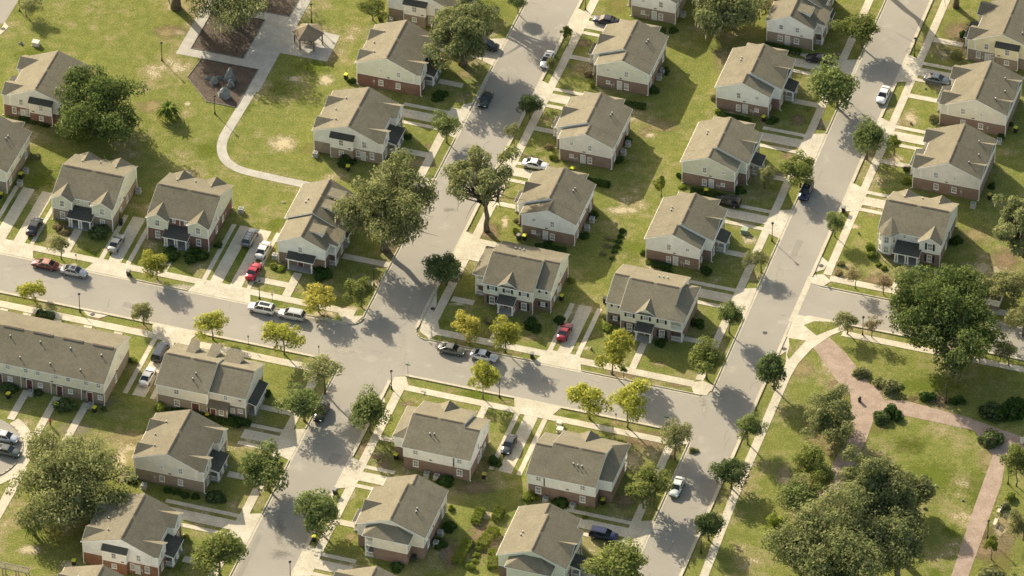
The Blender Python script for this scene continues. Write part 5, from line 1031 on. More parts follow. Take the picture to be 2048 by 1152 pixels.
SH = [('leaf_dark', 1765, 832, 24, 18, 'large near black bush at the fork of the brick path'), ('leaf_shrub', 1787, 822, 21, 18, 'dark green bush right of the near black one'), ('leaf_dark', 1984, 876, 28, 24, 'round dark bush where the two brick walks meet'),
 ('leaf_olive', 1778, 770, 28, 18, 'olive bush north of the brick path fork'), ('leaf_shrub', 1852, 792, 17, 13, 'low dark bush under the big oak'), ('leaf_dark', 1985, 820, 30, 20, 'dark bush group left part below the big oak'), ('leaf_shrub', 2020, 815, 32, 30, 'dark bush group right part at the right edge'),
 ('leaf_bright', 2023, 994, 15, 12, 'small yellow green bush east of the right brick walk'), ('leaf_olive', 1978, 1150, 30, 20, 'yellowish bush at the bottom edge right of the brick walk'),
 ('leaf_brown', 118, 452, 16, 11, 'red brown bush at the left corner of the tan brick house'), ('leaf_brown', 132, 462, 14, 10, 'second red brown bush, nearer the porch'), ('leaf_dark', 196, 466, 27, 9, 'near black low bush right of the porch of the tan brick house'),
 ('leaf_bright', 548, 532, 10, 8, 'bright bush left of the awning porch at the left crossing'), ('leaf_bright', 560, 536, 11, 8, 'bright bush nearest the awning porch post'), ('leaf_shrub', 645, 548, 24, 8, 'low dark bushes under the stacked balconies'),
 ('leaf_bright', 1186, 168, 8, 12, 'bright green bush at the corner of the sage house by the white car'), ('leaf_brown', 1177, 148, 10, 10, 'brown bush north of the bright green one, sage house'), ('leaf_bright', 1107, 314, 11, 11, 'bright green bush at the corner of the grey beige house'),
 ('leaf_brown', 1098, 292, 11, 10, 'brown bush in front of the grey beige house'), ('leaf_bright', 1033, 462, 9, 12, 'bright green bush at the corner of the bluish white house'), ('leaf_olive', 1034, 440, 8, 9, 'olive bush in front of the bluish white house'),
 ('leaf_bright', 1212, 655, 17, 9, 'bright green bushes west of the cream corner house'), ('leaf_olive', 1210, 632, 10, 9, 'grey green bush at the back west corner of the cream house'), ('leaf_shrub', 1395, 645, 15, 14, 'dark bush east of the cream corner house'),
 ('leaf_shrub', 1322, 686, 14, 8, 'dark bush right of the porch of the cream corner house'), ('leaf_bright', 1740, 492, 13, 15, 'tall bright green bush beside the bay tower'), ('leaf_bright', 1742, 508, 12, 12, 'lower bright green bush beside the bay tower'), ('leaf_bright', 1756, 528, 8, 6, 'small bright bush below the bay tower'), ('leaf_bright', 1768, 536, 8, 6, 'second small bright bush below the bay tower'),
 ('leaf_olive', 1682, 525, 10, 9, 'olive bush on the lawn near the stop sign'), ('leaf_brown', 1678, 545, 10, 9, 'brown bush on the lawn near the stop sign'), ('leaf_olive', 1866, 236, 13, 15, 'olive bush in front of the beige brown brick house'), ('leaf_olive', 1914, 108, 15, 18, 'olive brown bush in front of the yellow house'), ('leaf_shrub', 1926, 66, 11, 10, 'dark bush by the yellow house driveway corner'),
 ('leaf_bright', 1814, 362, 12, 10, 'bright bush in front of the grey brown brick house'), ('leaf_dark', 1813, 338, 8, 8, 'dark bush in front of the grey brown brick house'), ('leaf_shrub', 2003, 272, 9, 8, 'dark bush behind the beige brown brick house, nearest its bin'), ('leaf_shrub', 2016, 246, 11, 9, 'dark bush above the bin behind the beige brown brick house'), ('leaf_shrub', 1984, 372, 10, 8, 'dark bush behind the grey brown brick house'), ('leaf_shrub', 1912, 480, 14, 14, 'dark bush at the east wall of the bay tower house'),
 ('leaf_bright', 318, 812, 18, 13, 'bright round bush west of the townhouse pair'), ('leaf_shrub', 343, 820, 12, 9, 'dark bush next to the bright one, townhouse pair'), ('leaf_shrub', 262, 960, 12, 10, 'dark bush at the back corner of the house with round shrubs'), ('leaf_dark', 262, 718, 10, 9, 'bush beside the townhouse row end wall'), ('leaf_bright', 268, 722, 9, 9, 'bright bush at the townhouse row end wall'),
 ('leaf_dark', 432, 992, 24, 10, 'dark shrub bed in front of the pale house with tan brick'), ('leaf_shrub', 533, 785, 12, 10, 'dark bush east of the townhouse pair'), ('leaf_dark', 128, 810, 26, 9, 'near black bush patch in the townhouse yard'), ('leaf_dark', 18, 775, 20, 11, 'near black bush at the left end of the townhouse yards'), ('leaf_dark', 76, 783, 12, 9, 'black green bush beside the air conditioner of the townhouse'), ('leaf_dark', 209, 817, 8, 7, 'round black green bush at the townhouse row corner'),
 ('leaf_bright', 884, 935, 6, 6, 'small bush left of the double air conditioners') , ('leaf_shrub', 893, 960, 20, 9, 'dark bush right of the double air conditioners'), ('leaf_bright', 1060, 994, 18, 8, 'bright bush at the west corner of the white backed house near the drive'), ('leaf_shrub', 1122, 1005, 20, 8, 'dark bush between the two air conditioners of the white backed house'),
 ('leaf_shrub', 990, 920, 14, 16, 'dark bush along the east wall of the white backed house'), ('leaf_shrub', 792, 1132, 16, 8, 'low bush behind the balcony wing of the beige house'), ('leaf_shrub', 880, 1085, 18, 12, 'dark bush behind the beige house, lower'), ('leaf_shrub', 898, 1050, 16, 14, 'dark bush behind the beige house, middle'), ('leaf_bright', 902, 1016, 8, 8, 'bright bush at the back corner of the beige house'), ('leaf_bright', 717, 1050, 9, 12, 'bush at the front corner of the beige house'),
 ('leaf_bright', 372, 1075, 9, 10, 'bright bush in front of the rust brick house'), ('leaf_bright', 1170, 1035, 6, 6, 'flowering bush beside the navy car'), ('leaf_shrub', 1120, 640, 14, 10, 'dark bush at the east wall of the sage corner house, lower'), ('leaf_bright', 1143, 560, 8, 8, 'pale round bush at the north east corner of the sage corner house'), ('leaf_olive', 978, 640, 13, 8, 'olive bush left of the porch of the sage corner house'), ('leaf_shrub', 1066, 650, 20, 6, 'low dark bush right of the porch of the sage corner house'),
 ('leaf_shrub', 340, 510, 22, 7, 'low dark hedge bush left of the red brick house porch'), ('leaf_shrub', 392, 512, 28, 6, 'low dark hedge bush right of the red brick house porch'), ('leaf_shrub', 438, 488, 10, 10, 'dark bush at the east wall of the red brick house'), ('leaf_olive', 240, 430, 8, 14, 'grey brush between the two sage houses'),
 ('leaf_olive', 72, 312, 12, 8, 'scrubby bush behind the left edge townhouse'), ('leaf_shrub', 690, 305 + 18, 22, 7, 'dark bush below the boxed out window of the white tan brick house'), ('leaf_shrub', 815, 272, 10, 10, 'bush beside the porch of the white tan brick house'), ('leaf_shrub', 880, 190, 18, 12, 'dark bush in front of the sage red brick house'), ('leaf_shrub', 706, 160, 10, 10, 'bush at the park side of the sage red brick house'),
 ('leaf_bright', 1364, 372, 9, 7, 'pale round bush at the near left corner of the pale sage house'), ('leaf_shrub', 1358, 350, 8, 10, 'dark bush left of the pale sage house'), ('leaf_shrub', 1478, 380, 14, 10, 'dark bush right of the pale sage house near wall'), ('leaf_olive', 1427, 195, 9, 12, 'olive bush left of the bluish white house'), ('leaf_bright', 1437, 222, 11, 6, 'bright bush at the near left corner of the bluish white house'), ('leaf_shrub', 1545, 240, 13, 10, 'dark bush right of the bluish white house near wall'),
 ('leaf_olive', 1720, 745, 20, 13, 'grey brush by the start of the brick path'), ('leaf_shrub', 1915, 800, 16, 11, 'dark shrub right of the park lawn lamp'), ('leaf_olive', 2010, 1010, 14, 10, 'grey shrub left of the yellow green one, right park side'), ('leaf_olive', 1385, 900, 10, 7, 'little grey shrub at the lower right crossing kerb'),
 ('leaf_shrub', 700, 320, 10, 8, 'dark shrub right of the boxed out window'), ('leaf_shrub', 1235, 205, 12, 8, 'dark shrub in the hedge under the sage sided house'), ('leaf_shrub', 1162, 362, 12, 8, 'dark shrub in the hedge under the grey beige house'), ('leaf_shrub', 1095, 486, 12, 8, 'dark shrub under the bluish white house wall'), ('leaf_shrub', 1335, 545, 14, 9, 'dark shrub under the white house wall near the cream one'), ('leaf_shrub', 1470, 235, 12, 8, 'dark shrub under the bluish white house on the right street'), ('leaf_shrub', 1848, 405, 12, 8, 'dark shrub under the grey brown brick house wall'), ('leaf_shrub', 1950, 290, 12, 8, 'dark shrub under the beige brown brick house wall'),
 ('leaf_bright', 1296, 522, 9, 8, 'bright bush at the near left corner of the white house by the cream one'), ('leaf_shrub', 1287, 505, 8, 8, 'bush left of the white house by the cream one'), ('leaf_shrub', 1410, 540, 15, 11, 'dark bush right of the near wall of the white house'), ('leaf_shrub', 1345, 60, 12, 7, 'dark bush at the corner of the top edge white house'),
 ('leaf_shrub', 1168, 470, 12, 12, 'dark bush behind the bluish white house, lower'), ('leaf_shrub', 1188, 428, 11, 12, 'dark bush behind the bluish white house, upper'), ('leaf_shrub', 1236, 318, 12, 12, 'dark bush behind the grey beige house, lower'), ('leaf_shrub', 1256, 280, 11, 12, 'dark bush behind the grey beige house, upper'), ('leaf_shrub', 1308, 178, 13, 12, 'dark bush behind the sage sided house, lower'), ('leaf_shrub', 1330, 140, 11, 12, 'dark bush behind the sage sided house, upper')]
for mt, u, v, rx, ry, lb in SH: shrub(mt, u, v + ry * .35, rx, ry, lb, GB)
for i, (u, v) in enumerate([(335, 980), (352, 984), (371, 990), (392, 993)]):
    shrub('leaf_shrub', u, v + 2, 10, 8, ['leftmost', 'second', 'third', 'rightmost'][i] + ' of four round shrubs under the pale tan brick house wall', 'four clipped round shrubs')
bed = [(1244, 464, 9), (1241, 474, 8), (1237, 484, 8), (1233, 494, 8), (1229, 503, 8), (1224, 518, 6)]
for i, (u, v, r) in enumerate(bed): shrub('leaf_shrub', u, v, r, r * .8, ['topmost', 'second', 'third', 'fourth', 'fifth', 'lowest'][i] + ' round shrub in the curved row on the lawn between the houses', 'curved row of lawn shrubs')
for i, (u, v, r) in enumerate([(1222, 478, 10), (1215, 492, 10), (1208, 508, 9)]): shrub('leaf_olive', u, v, r, r * .6, ['upper', 'middle', 'lower'][i] + ' faded shrub left of the curved lawn row', 'faded shrubs')
HG = 'clipped hedges in the garden bed'
for u0, v0, u1, v1, w, h, lb in [(950, 1048, 962, 1022, 1.1, .9, 'upper left clipped hedge of the garden bed'), (992, 1042, 1000, 1020, 1.1, .9, 'upper right clipped hedge of the garden bed'), (990, 1062, 962, 1095, 1.3, 1.0, 'long diagonal clipped hedge of the garden bed'),
                                  (938, 1085, 912, 1128, 1.2, .9, 'lower left clipped hedge of the garden bed'), (986, 1105, 984, 1138, 1.1, .8, 'clipped hedge beside the pale house at the bottom')]: hedge('leaf_bright', u0, v0, u1, v1, w, h, lb, HG)
for i, (u, v, r) in enumerate([(958, 1100, 9), (953, 1112, 9), (950, 1124, 8), (941, 1138, 13)]): shrub('leaf_bright', u, v, r, r * .8, ['first', 'second', 'third', 'largest and lowest'][i] + ' round bush below the diagonal garden hedge', HG)
hedge('leaf_shrub', 75, 630, 108, 638, .9, .9, 'short clipped hedge behind the townhouse row roof', HG)
for i, (u0, v0, u1, v1) in enumerate([(1105, 352, 1218, 372), (1180, 202, 1290, 222 - 6), (1247, 52, 1330, 66), (1528, 92, 1600, 108), (352, 752 + 72, 480, 852), (1383, 384, 1455, 398), (455, 840, 500, 850), (1305, 530, 1340, 538), (1070, 495, 1130, 505), (40, 238, 100, 252), (1438, 232, 1500, 246)]):
    hedge('leaf_shrub', u0, v0, u1, v1, .9, .65, 'low dark hedge under ' + ['the grey beige house', 'the sage sided house above the grey beige one', 'the white tan brick house at the top edge', 'the dormer house at the top', 'the townhouse pair', 'the pale sage house', 'the townhouse pair right end', 'the white house by the cream one', 'the bluish white house by the sage corner', 'the grey house at the far left', 'the bluish white house on the right street'][i], GB)
def palm(u, v, s, hgt, label):
    x, y = at(u, v); root = empty('palm_tree', (x, y, 0), label, 'palm tree', 'palms'); m = MB(); vs = []; fs = []
    for i in range(96):
        t = rng.uniform(0, 6.28); el = rng.uniform(-.5, 1.35); L = s * rng.uniform(.8, 1.1); d = np.array([math.cos(t), math.sin(t), 0]); sd_ = np.array([-math.sin(t), math.cos(t), 0])
        pr = None
        for k in range(6):
            q = k / 5; r_ = L * q * math.cos(el * (1 - q * .6)); z = hgt + L * (math.sin(el) * q - .75 * q * q); w = (.34 * math.sin(min(1, q * 1.15 + .12) * 3.0) + .03) * s * .42
            a = d * r_ + sd_ * w + np.array([0, 0, z - w * .25]); c = d * r_ + np.array([0, 0, z]); b = d * r_ - sd_ * w + np.array([0, 0, z - w * .25]); o = len(vs); vs += [tuple(a), tuple(c), tuple(b)]
            if pr is not None: fs += [(pr, o, o + 1, pr + 1), (pr + 1, o + 1, o + 2, pr + 2)]
            pr = o
    m.v, m.f, m.m = vs, fs, [0] * len(fs); put('fronds', m.mesh('fronds', 'leaf_palm', recalc=False), root)
    t = MB(); t.tube([(0, 0, -.05), (.03, 0, hgt * .5), (0, 0, hgt)], [.28, .22, .2], 8); t.obj('trunk', 'bark', root)
palm(337, 236, 2.2, 2.3, 'bushy palm alone on the park lawn'); palm(68, 1068, 2.1, 3.0, 'palm under the lower left side of the wide oak')

# ------------------------------------------------------------------ vehicles
def paint(name, c, metal=.3, rough=.3):
    k = 'paint_' + name
    if k not in MATS:
        m, n, l, b = nodes(k); p = pos(n)
        l.new(mixc(n, l, ramp(n, l, noise(n, l, 1.2, 3, vec=p), .3, .7), tuple(x * .88 for x in c), c), b.inputs['Base Color'])
        b.inputs['Metallic'].default_value = metal; b.inputs['Roughness'].default_value = rough; b.inputs['Coat Weight'].default_value = .6; b.inputs['Coat Roughness'].default_value = .08
        MATS[k] = m
    return k
plain('tyre', (.02, .02, .02), .85, .1); plain('rim', (.35, .35, .35), .35, .05, metal=.6); plain('head_glass', (.6, .6, .58), .15, .03); plain('tail_red', (.35, .02, .02), .25, .03); plain('plastic', (.03, .03, .03), .5, .1)
plain('plate', (.6, .6, .55), .5, .05)
TYPES = {
 'sedan': dict(L=4.75, W=1.80, H=1.45, top=[(-1, .60, .74), (-.975, .88, .86), (-.86, 1.0, .93), (-.52, 1.02, 1), (0, .98, 1), (.36, .97, .99), (.50, .94, .97), (.80, .82, .95), (.95, .72, .86), (1, .55, .72)], g=(-.78, -.36, .12, .50)),
 'coupe': dict(L=4.6, W=1.80, H=1.36, top=[(-1, .60, .74), (-.975, .86, .86), (-.86, .95, .93), (-.52, .98, 1), (0, .93, 1), (.30, .93, .99), (.42, .91, .97), (.80, .80, .95), (.95, .70, .86), (1, .52, .72)], g=(-.76, -.30, .06, .42)),
 'suv': dict(L=4.7, W=1.86, H=1.70, top=[(-1, .62, .82), (-.98, 1.02, .92), (-.9, 1.1, .97), (-.4, 1.1, 1), (0, 1.07, 1), (.40, 1.06, 1), (.52, 1.04, .98), (.82, .96, .95), (.96, .84, .88), (1, .60, .76)], g=(-.97, -.80, .18, .54)),
 'van': dict(L=5.0, W=1.92, H=1.76, top=[(-1, .62, .86), (-.985, 1.02, .94), (-.9, 1.08, .98), (-.4, 1.08, 1), (0, 1.06, 1), (.5, 1.04, 1), (.62, 1.0, .98), (.86, .9, .94), (.96, .78, .88), (1, .58, .76)], g=(-.97, -.86, .30, .66)),
}
def car(kind, u, v, heading, col, label, metal=.35, roofc=None, sunroof=False, rack=False, z0=0.02, stripe=None, dxy=(0, 0)):
    T_ = TYPES[kind]; L, W, H = T_['L'], T_['W'], T_['H']; hl, hw = L / 2, W / 2
    x, y = at(u, v, .7); x += dxy[0]; y += dxy[1]
    root = empty('parked_car', (x, y, z0), label, 'car', 'cars parked in the streets and driveways', rad(heading))
    pk = paint(*col) if isinstance(col, tuple) else col
    m = MB(); rings = []
    for t, zt, w in T_['top']:
        X = t * hl; w2 = w * hw; zb = .24 if abs(t) < .9 else .32
        ring = [(-w2 * .90, zb), (-w2 * .985, zb + .14), (-w2, zb + .32), (-w2 * .97, zt - .13), (-w2 * .88, zt - .02), (-w2 * .4, zt + .03), (0, zt + .04), (w2 * .4, zt + .03), (w2 * .88, zt - .02), (w2 * .97, zt - .13), (w2, zb + .32), (w2 * .985, zb + .14), (w2 * .90, zb)]
        rings.append([(X, yy, zz) for yy, zz in ring])
    k = 13; vs = [p for r in rings for p in r]; fs = []
    for i in range(len(rings) - 1):
        for j in range(k): fs.append((i * k + j, i * k + (j + 1) % k, (i + 1) * k + (j + 1) % k, (i + 1) * k + j))
    fs += [tuple(range(k)), tuple(range((len(rings) - 1) * k, len(rings) * k))]
    m.add(vs, fs); body = m.obj('body', pk, root, True)
    # cabin
    g0, g1, g2, g3 = [t * hl for t in T_['g']]; zb = .9 * (H / 1.45) ** .6; wb, wt = hw * .91, hw * .70; zr = H
    A = [(g0, -wb, zb), (g3, -wb, zb), (g3, wb, zb), (g0, wb, zb)]; Bt = [(g1, -wt, zr - .05), (g2, -wt, zr - .05), (g2, wt, zr - .05), (g1, wt, zr - .05)]
    q = MB(); q.add(A + Bt, [(0, 1, 5, 4), (2, 3, 7, 6), (3, 2, 1, 0), (4, 5, 6, 7)]); q.obj('side_window', 'car_glass', root)
    q = MB(); q.add([(g3 + .03, -wb * .93, zb + .02), (g3 + .03, wb * .93, zb + .02), (g2 + .02, wt * .97, zr - .04), (g2 + .02, -wt * .97, zr - .04), (g3 - .1, 0, zb)], [(0, 1, 2, 3)]); q.v = q.v[:4]; q.obj('windscreen', 'car_glass', root)
    q = MB(); q.add([(g0 - .03, wb * .93, zb + .02), (g0 - .03, -wb * .93, zb + .02), (g1 - .02, -wt * .97, zr - .04), (g1 - .02, wt * .97, zr - .04)], [(0, 1, 2, 3)]); q.obj('rear_window', 'car_glass', root)
    q = MB(); e = .05
    q.slab([(g1 - .04, -wt - e, zr - .035), (g2 + .05, -wt - e, zr - .035), (g2 + .05, wt + e, zr - .035), (g1 - .04, wt + e, zr - .035)], .05)
    q.slab([(g1 + .12, -wt * .85, zr), (g2 - .12, -wt * .85, zr), (g2 - .12, wt * .85, zr), (g1 + .12, wt * .85, zr)], .06)
    for s in (-1, 1):   # pillars
        for (xa, xb) in ((g3, g2), (g0, g1), ((g0 + g3) / 2 - .05, (g1 + g2) / 2)):
            a = Vector((xa, s * wb, zb)); b = Vector((xb, s * (wt + .01), zr - .05)); q.tube([tuple(a), tuple(b)], [.055, .045], 4)
    q.obj('roof', paint(*roofc) if roofc else pk, root)
    if sunroof: q = MB(); q.box(g1 + .35, g2 - .1, -wt * .6, wt * .6, zr + .0, zr + .015); q.obj('sunroof', 'car_glass', root)
    if rack:
        q = MB()
        for s in (-1, 1): q.box(g1 + .1, g2 - .1, s * wt * .8 - .025, s * wt * .8 + .025, zr, zr + .09)
        for t in (.2, .5, .8): q.box(g1 + (g2 - g1) * t, g1 + (g2 - g1) * t + .05, -wt * .8 + .03, wt * .8 - .03, zr + .03, zr + .06)
        q.obj('roof_rack', 'plastic', root)
    for sx in (-.62, .62):
        for sy in (-1, 1):
            if 'wheel' not in WCACHE:
                w = MB(); w.tube([(0, -.11, 0), (0, -.08, 0), (0, .08, 0), (0, .11, 0)], [.27, .325, .325, .27], 16); WCACHE['wheel'] = w.mesh('wheel', 'tyre')
                w = MB(); w.tube([(0, -.118, 0), (0, .118, 0)], [.19, .19], 12); WCACHE['rim'] = w.mesh('rim', 'rim')
            o = put('wheel', WCACHE['wheel'], root, (sx * hl, sy * (hw - .085), .32)); put('rim', WCACHE['rim'], o)
            # dark arch
    for sy in (-1, 1):
        q = MB(); q.box(hl * .93, hl * .975, sy * hw * .62 - .17, sy * hw * .62 + .17, .60, .74); q.obj('headlight', 'head_glass', root)
        q = MB(); q.box(-hl * .995, -hl * .95, sy * hw * .66 - .15, sy * hw * .66 + .15, .68, .84); q.obj('taillight', 'tail_red', root)
        q = MB(); q.box(g3 - .35, g3 - .22, min(sy * (wb + .02), sy * (wb + .2)), max(sy * (wb + .02), sy * (wb + .2)), zb + .02, zb + .15); q.obj('side_mirror', pk, root)
    q = MB(); q.box(hl * .965, hl * 1.0, -hw * .55, hw * .55, .36, .52); q.obj('grille', 'plastic', root)
    q = MB(); q.box(-hl * 1.0, -hl * .985, -.2, .2, .5, .62); q.obj('number_plate', 'plate', root)
    if stripe:
        q = MB(); q.box(-hl * .35, hl * .15, -hw - .012, hw + .012, .55, .82); q.obj('door_panels', paint(*stripe), root)
    return root
DKR, SIL, WHT, DGR = ('maroon', (.12, .022, .022)), ('silver', (.44, .45, .45)), ('white', (.72, .72, .70)), ('graphite', (.05, .055, .06))
BLK, RED, NAV, GRY, CHA, BEI, GRN = ('black', (.015, .017, .02)), ('red', (.42, .02, .04)), ('navy', (.012, .02, .055)), ('grey', (.2, .215, .23)), ('green_black', (.02, .032, .03)), ('champagne', (.42, .41, .36)), ('police_green', (.03, .12, .06))
car('sedan', 90, 528, 180, DKR, 'dark red sedan with a faded pinkish roof on the cross street', roofc=('faded_pink', (.42, .22, .17)))
car('sedan', 148, 542, 0, SIL, 'silver sedan with sunroof behind the dark red one on the cross street', sunroof=True)
car('suv', 523, 616, 180, WHT, 'white crossover with sunroof, parked left of the silver one', sunroof=True, metal=0)
car('suv', 583, 629, 180, SIL, 'silver crossover parked right behind the white crossover')
car('sedan', 903, 698, 0, ('taupe', (.14, .14, .12)), 'dark grey sedan parked below the orange tree')
car('sedan', 968, 711, 0, ('pale_silver', (.58, .60, .62)), 'pale silver sedan parked right of the dark grey one')
car('sedan', 69, 452, 90, BLK, 'black sedan in the far left double driveway')
car('sedan', 232, 485, 90, BEI, 'champagne silver sedan in the driveway between the two sage houses')
car('suv', 500, 474, 90, GRY, 'grey estate car with roof rack, farthest back in the double driveway', rack=True)
car('sedan', 526, 499, 90, ('warm_white', (.66, .64, .60)), 'white sedan between the grey estate car and the red coupe')
car('coupe', 507, 541, 90, RED, 'bright red coupe nearest the pavement in the double driveway', metal=.1)
car('coupe', 1129, 662, 90, ('crimson', (.30, .02, .035)), 'crimson coupe alone in the driveway between the corner houses', metal=.2)
car('sedan', 1018, 888, -90, DGR, 'graphite sedan in the driveway by the white backed house')
car('van', 321, 703, 90, ('blue_black', (.035, .045, .065)), 'dark blue people carrier beside the townhouse row')
car('sedan', 295, 752, 90, WHT, 'long white sedan in the lane below the people carrier', metal=0)
car('sedan', 643, 823, -90, BLK, 'black sedan at the west kerb of the lower left street')
car('coupe', 971, 197, -90, CHA, 'green black coupe at the west kerb of the upper left street')
car('sedan', 1095, 118, -90, WHT, 'white sedan with sunroof at the east kerb of the upper left street', metal=0, sunroof=True)
car('sedan', 1767, 189, -90, WHT, 'white sedan at the east kerb of the upper right street', metal=0)
car('suv', 1612, 382, -90, NAV, 'navy car at the west kerb of the right street')
car('sedan', 1354, 973, -90, ('offwhite', (.66, .68, .64)), 'white car with green door panels at the west kerb of the lower right street', metal=0, stripe=GRN)
car('sedan', 1212, 40, 180, ('plum', (.025, .018, .04)), 'plum black sedan in the driveway at the top beside the sage sided house')
car('sedan', 1071, 328, 0, WHT, 'white sedan in the short driveway beside the grey beige house', metal=0)
car('sedan', 1874, 158, 0, GRY, 'grey sedan in the driveway of the beige brown brick house', metal=.4)
car('suv', 1207, 1069, 0, ('deep_blue', (.01, .018, .06)), 'deep blue estate car in the drive beside the pale house at the bottom')
car('suv', 1455, 402, 180, BLK, 'black off roader behind the white house next to the cream corner house')
car('sedan', 1637, 117, 180, BLK, 'black sedan half under the largest tree by the upper right street')
car('suv', 972, 90, 0, BLK, 'black car in the shade under the large oak at the top')
car('sedan', 10, 873, 0, ('mist', (.5, .52, .53)), 'silver sedan cut by the left edge at the turning circle')
car('sedan', 14, 901, 0, ('moss_grey', (.10, .115, .10)), 'dark green grey sedan below the silver one at the left edge')

# ------------------------------------------------------------------ bins, air conditioners, lamps, signs
plain('bin_black', (.018, .02, .018), .55, .1); plain('bin_green', (.03, .05, .035), .55, .1); plain('lid_yellow', (.52, .50, .03), .5, .06); plain('lid_grey', (.2, .2, .18), .5, .06); plain('lid_amber', (.42, .32, .05), .5, .06)
plain('unit_grey', (.38, .38, .35), .6, .08); plain('lamp_black', (.012, .012, .012), .45, .05); plain('sign_back', (.32, .31, .28), .4, .05, metal=.5); plain('sign_red', (.40, .02, .02), .4, .04); plain('sign_green', (.02, .16, .07), .4, .04); plain('box_green', (.26, .33, .22), .6, .08); plain('box_pale', (.60, .56, .44), .7, .1)
def bin_(u, v, label, lid='lid_yellow', body='bin_black', tip=0.0, group='wheeled bins around the houses'):
    x, y = at(u, v); r = empty('wheeled_bin', (x, y, 0), label, 'bin', group, rng.uniform(-.3, .3))
    k = ('bin', body)
    if k not in WCACHE:
        m = MB(); lo = [(-.22, -.26, .06), (.22, -.26, .06), (.22, .26, .06), (-.22, .26, .06)]; hi = [(-.29, -.34, .98), (.29, -.34, .98), (.29, .34, .98), (-.29, .34, .98)]
        m.add(lo + hi, [(3, 2, 1, 0), (4, 5, 6, 7), (0, 1, 5, 4), (1, 2, 6, 5), (2, 3, 7, 6), (3, 0, 4, 7)]); m.box(-.32, .32, -.37, .37, .95, 1.0); WCACHE[k] = m.mesh('body', body)
    if ('lid', lid) not in WCACHE: m = MB(); m.box(-.33, .33, -.38, .38, 1.0, 1.05); m.box(-.27, .27, -.32, .32, 1.05, 1.09); m.box(-.2, .2, .38, .44, .98, 1.03); WCACHE[('lid', lid)] = m.mesh('lid', lid)
    if 'bw' not in WCACHE: m = MB(); m.tube([(-.04, 0, 0), (.04, 0, 0)], [.12, .12], 10); WCACHE['bw'] = m.mesh('wheel', 'tyre')
    put('body', WCACHE[k], r); put('lid', WCACHE[('lid', lid)], r)
    for s in (-1, 1): put('wheel', WCACHE['bw'], r, (s * .25, .3, .12))
    r.scale = (1.05, 1.05, 1.05)
for a in [(17, 796, 'yellow lidded bin leftmost in the townhouse yards'), (112, 816, 'yellow lidded bin by the dark bush in the middle townhouse yard'), (189, 824, 'yellow lidded bin nearest the townhouse row corner'),
          (148, 1130, 'yellow lidded bin at the park side of the rust brick house'), (761, 42, 'yellow lidded bin behind the white tan brick house at the top'), (692, 158, 'yellow lidded bin by the worn grass near the sage red brick house'),
          (42, 356, 'yellow lidded bin between two air conditioners at the left edge townhouse'), (2, 396, 'yellow lidded bin cut by the left edge'), (1412, 388, 'yellow lidded bin under the pale sage house wall'), (1527, 242, 'yellow lidded bin below the bluish white house wall'),
          (1049, 480, 'yellow lidded bin right of the green lidded one'), (1145, 345, 'yellow lidded bin under the grey beige house wall'), (1123, 600, 'yellow lidded bin at the sage corner house'), (792, 918, 'yellow lidded bin beside the balcony wing of the white backed house'),
          (968, 957, 'amber lidded bin east of the white backed house', 'lid_amber'), (1206, 1008, 'yellow lidded bin in the corner of the balcony wing by the right street'), (628, 1082, 'yellow lidded bin at the kerb below the dark green tree'),
          (2031, 264, 'yellow lidded bin behind the beige brown brick house'), (1979, 398, 'amber lidded bin behind the grey brown brick house', 'lid_amber'), (415, 829 + 8, 'amber lidded bin at the townhouse pair back doors', 'lid_amber'), (696, 345 - 4, 'yellow lidded bin above the moss hung oak')]: bin_(*a)
for a in [(257, 551, 'dark bin at the kerb north of the cross street', 'lid_grey'), (1064, 716, 'dark bin on the verge near the crimson coupe', 'lid_grey'), (670, 988, 'grey lidded bin on the verge of the lower left street', 'lid_grey'), (1687, 424, 'black bin with pale lid at the right street driveway', 'lid_grey'),
          (1037, 479, 'green lidded bin left of the yellow lidded one', 'lid_grey', 'bin_green'), (242, 450, 'dark bin at the east wall of the tan brick sage house', 'bin_black'), (828, 1122, 'dark green bin behind the beige house', 'bin_black', 'bin_green'), (1210, 606, 'black bin behind the west corner of the cream house', 'bin_black')]: bin_(*a)
def acu(u, v, label):
    x, y = at(u, v); r = empty('air_conditioner', (x, y, 0), label, 'air conditioner', 'air conditioner units beside the houses', rng.uniform(-.1, .1))
    if 'ac' not in WCACHE:
        m = MB(); m.box(-.5, .5, -.5, .5, 0, .1, 1); m.box(-.4, .4, -.4, .4, .1, .82)
        for i in range(7):
            for s in (-1, 1): z = .2 + i * .08; m.box(-.36, .36, min(s * .4, s * .425), max(s * .4, s * .425), z, z + .03); m.box(min(s * .4, s * .425), max(s * .4, s * .425), -.36, .36, z, z + .03)
        m.box(-.43, .43, -.43, .43, .82, .87); WCACHE['ac'] = m.mesh('cabinet', ['unit_grey', 'concrete'])
        m = MB(); m.tube([(0, 0, .87), (0, 0, .89)], [.33, .33], 20, 1); m.tube([(0, 0, .89), (0, 0, .93)], [.1, .08], 10)
        for k in range(12): t = k * math.pi / 6; m.slab([(math.cos(t) * .1 - math.sin(t) * .012, math.sin(t) * .1 + math.cos(t) * .012, .915), (math.cos(t) * .1 + math.sin(t) * .012, math.sin(t) * .1 - math.cos(t) * .012, .915), (math.cos(t) * .34 + math.sin(t) * .012, math.sin(t) * .34 - math.cos(t) * .012, .905), (math.cos(t) * .34 - math.sin(t) * .012, math.sin(t) * .34 + math.cos(t) * .012, .905)], .02)
        WCACHE['acf'] = m.mesh('fan_grille', ['unit_grey', 'dark'])
    put('cabinet', WCACHE['ac'], r); put('fan_grille', WCACHE['acf'], r)
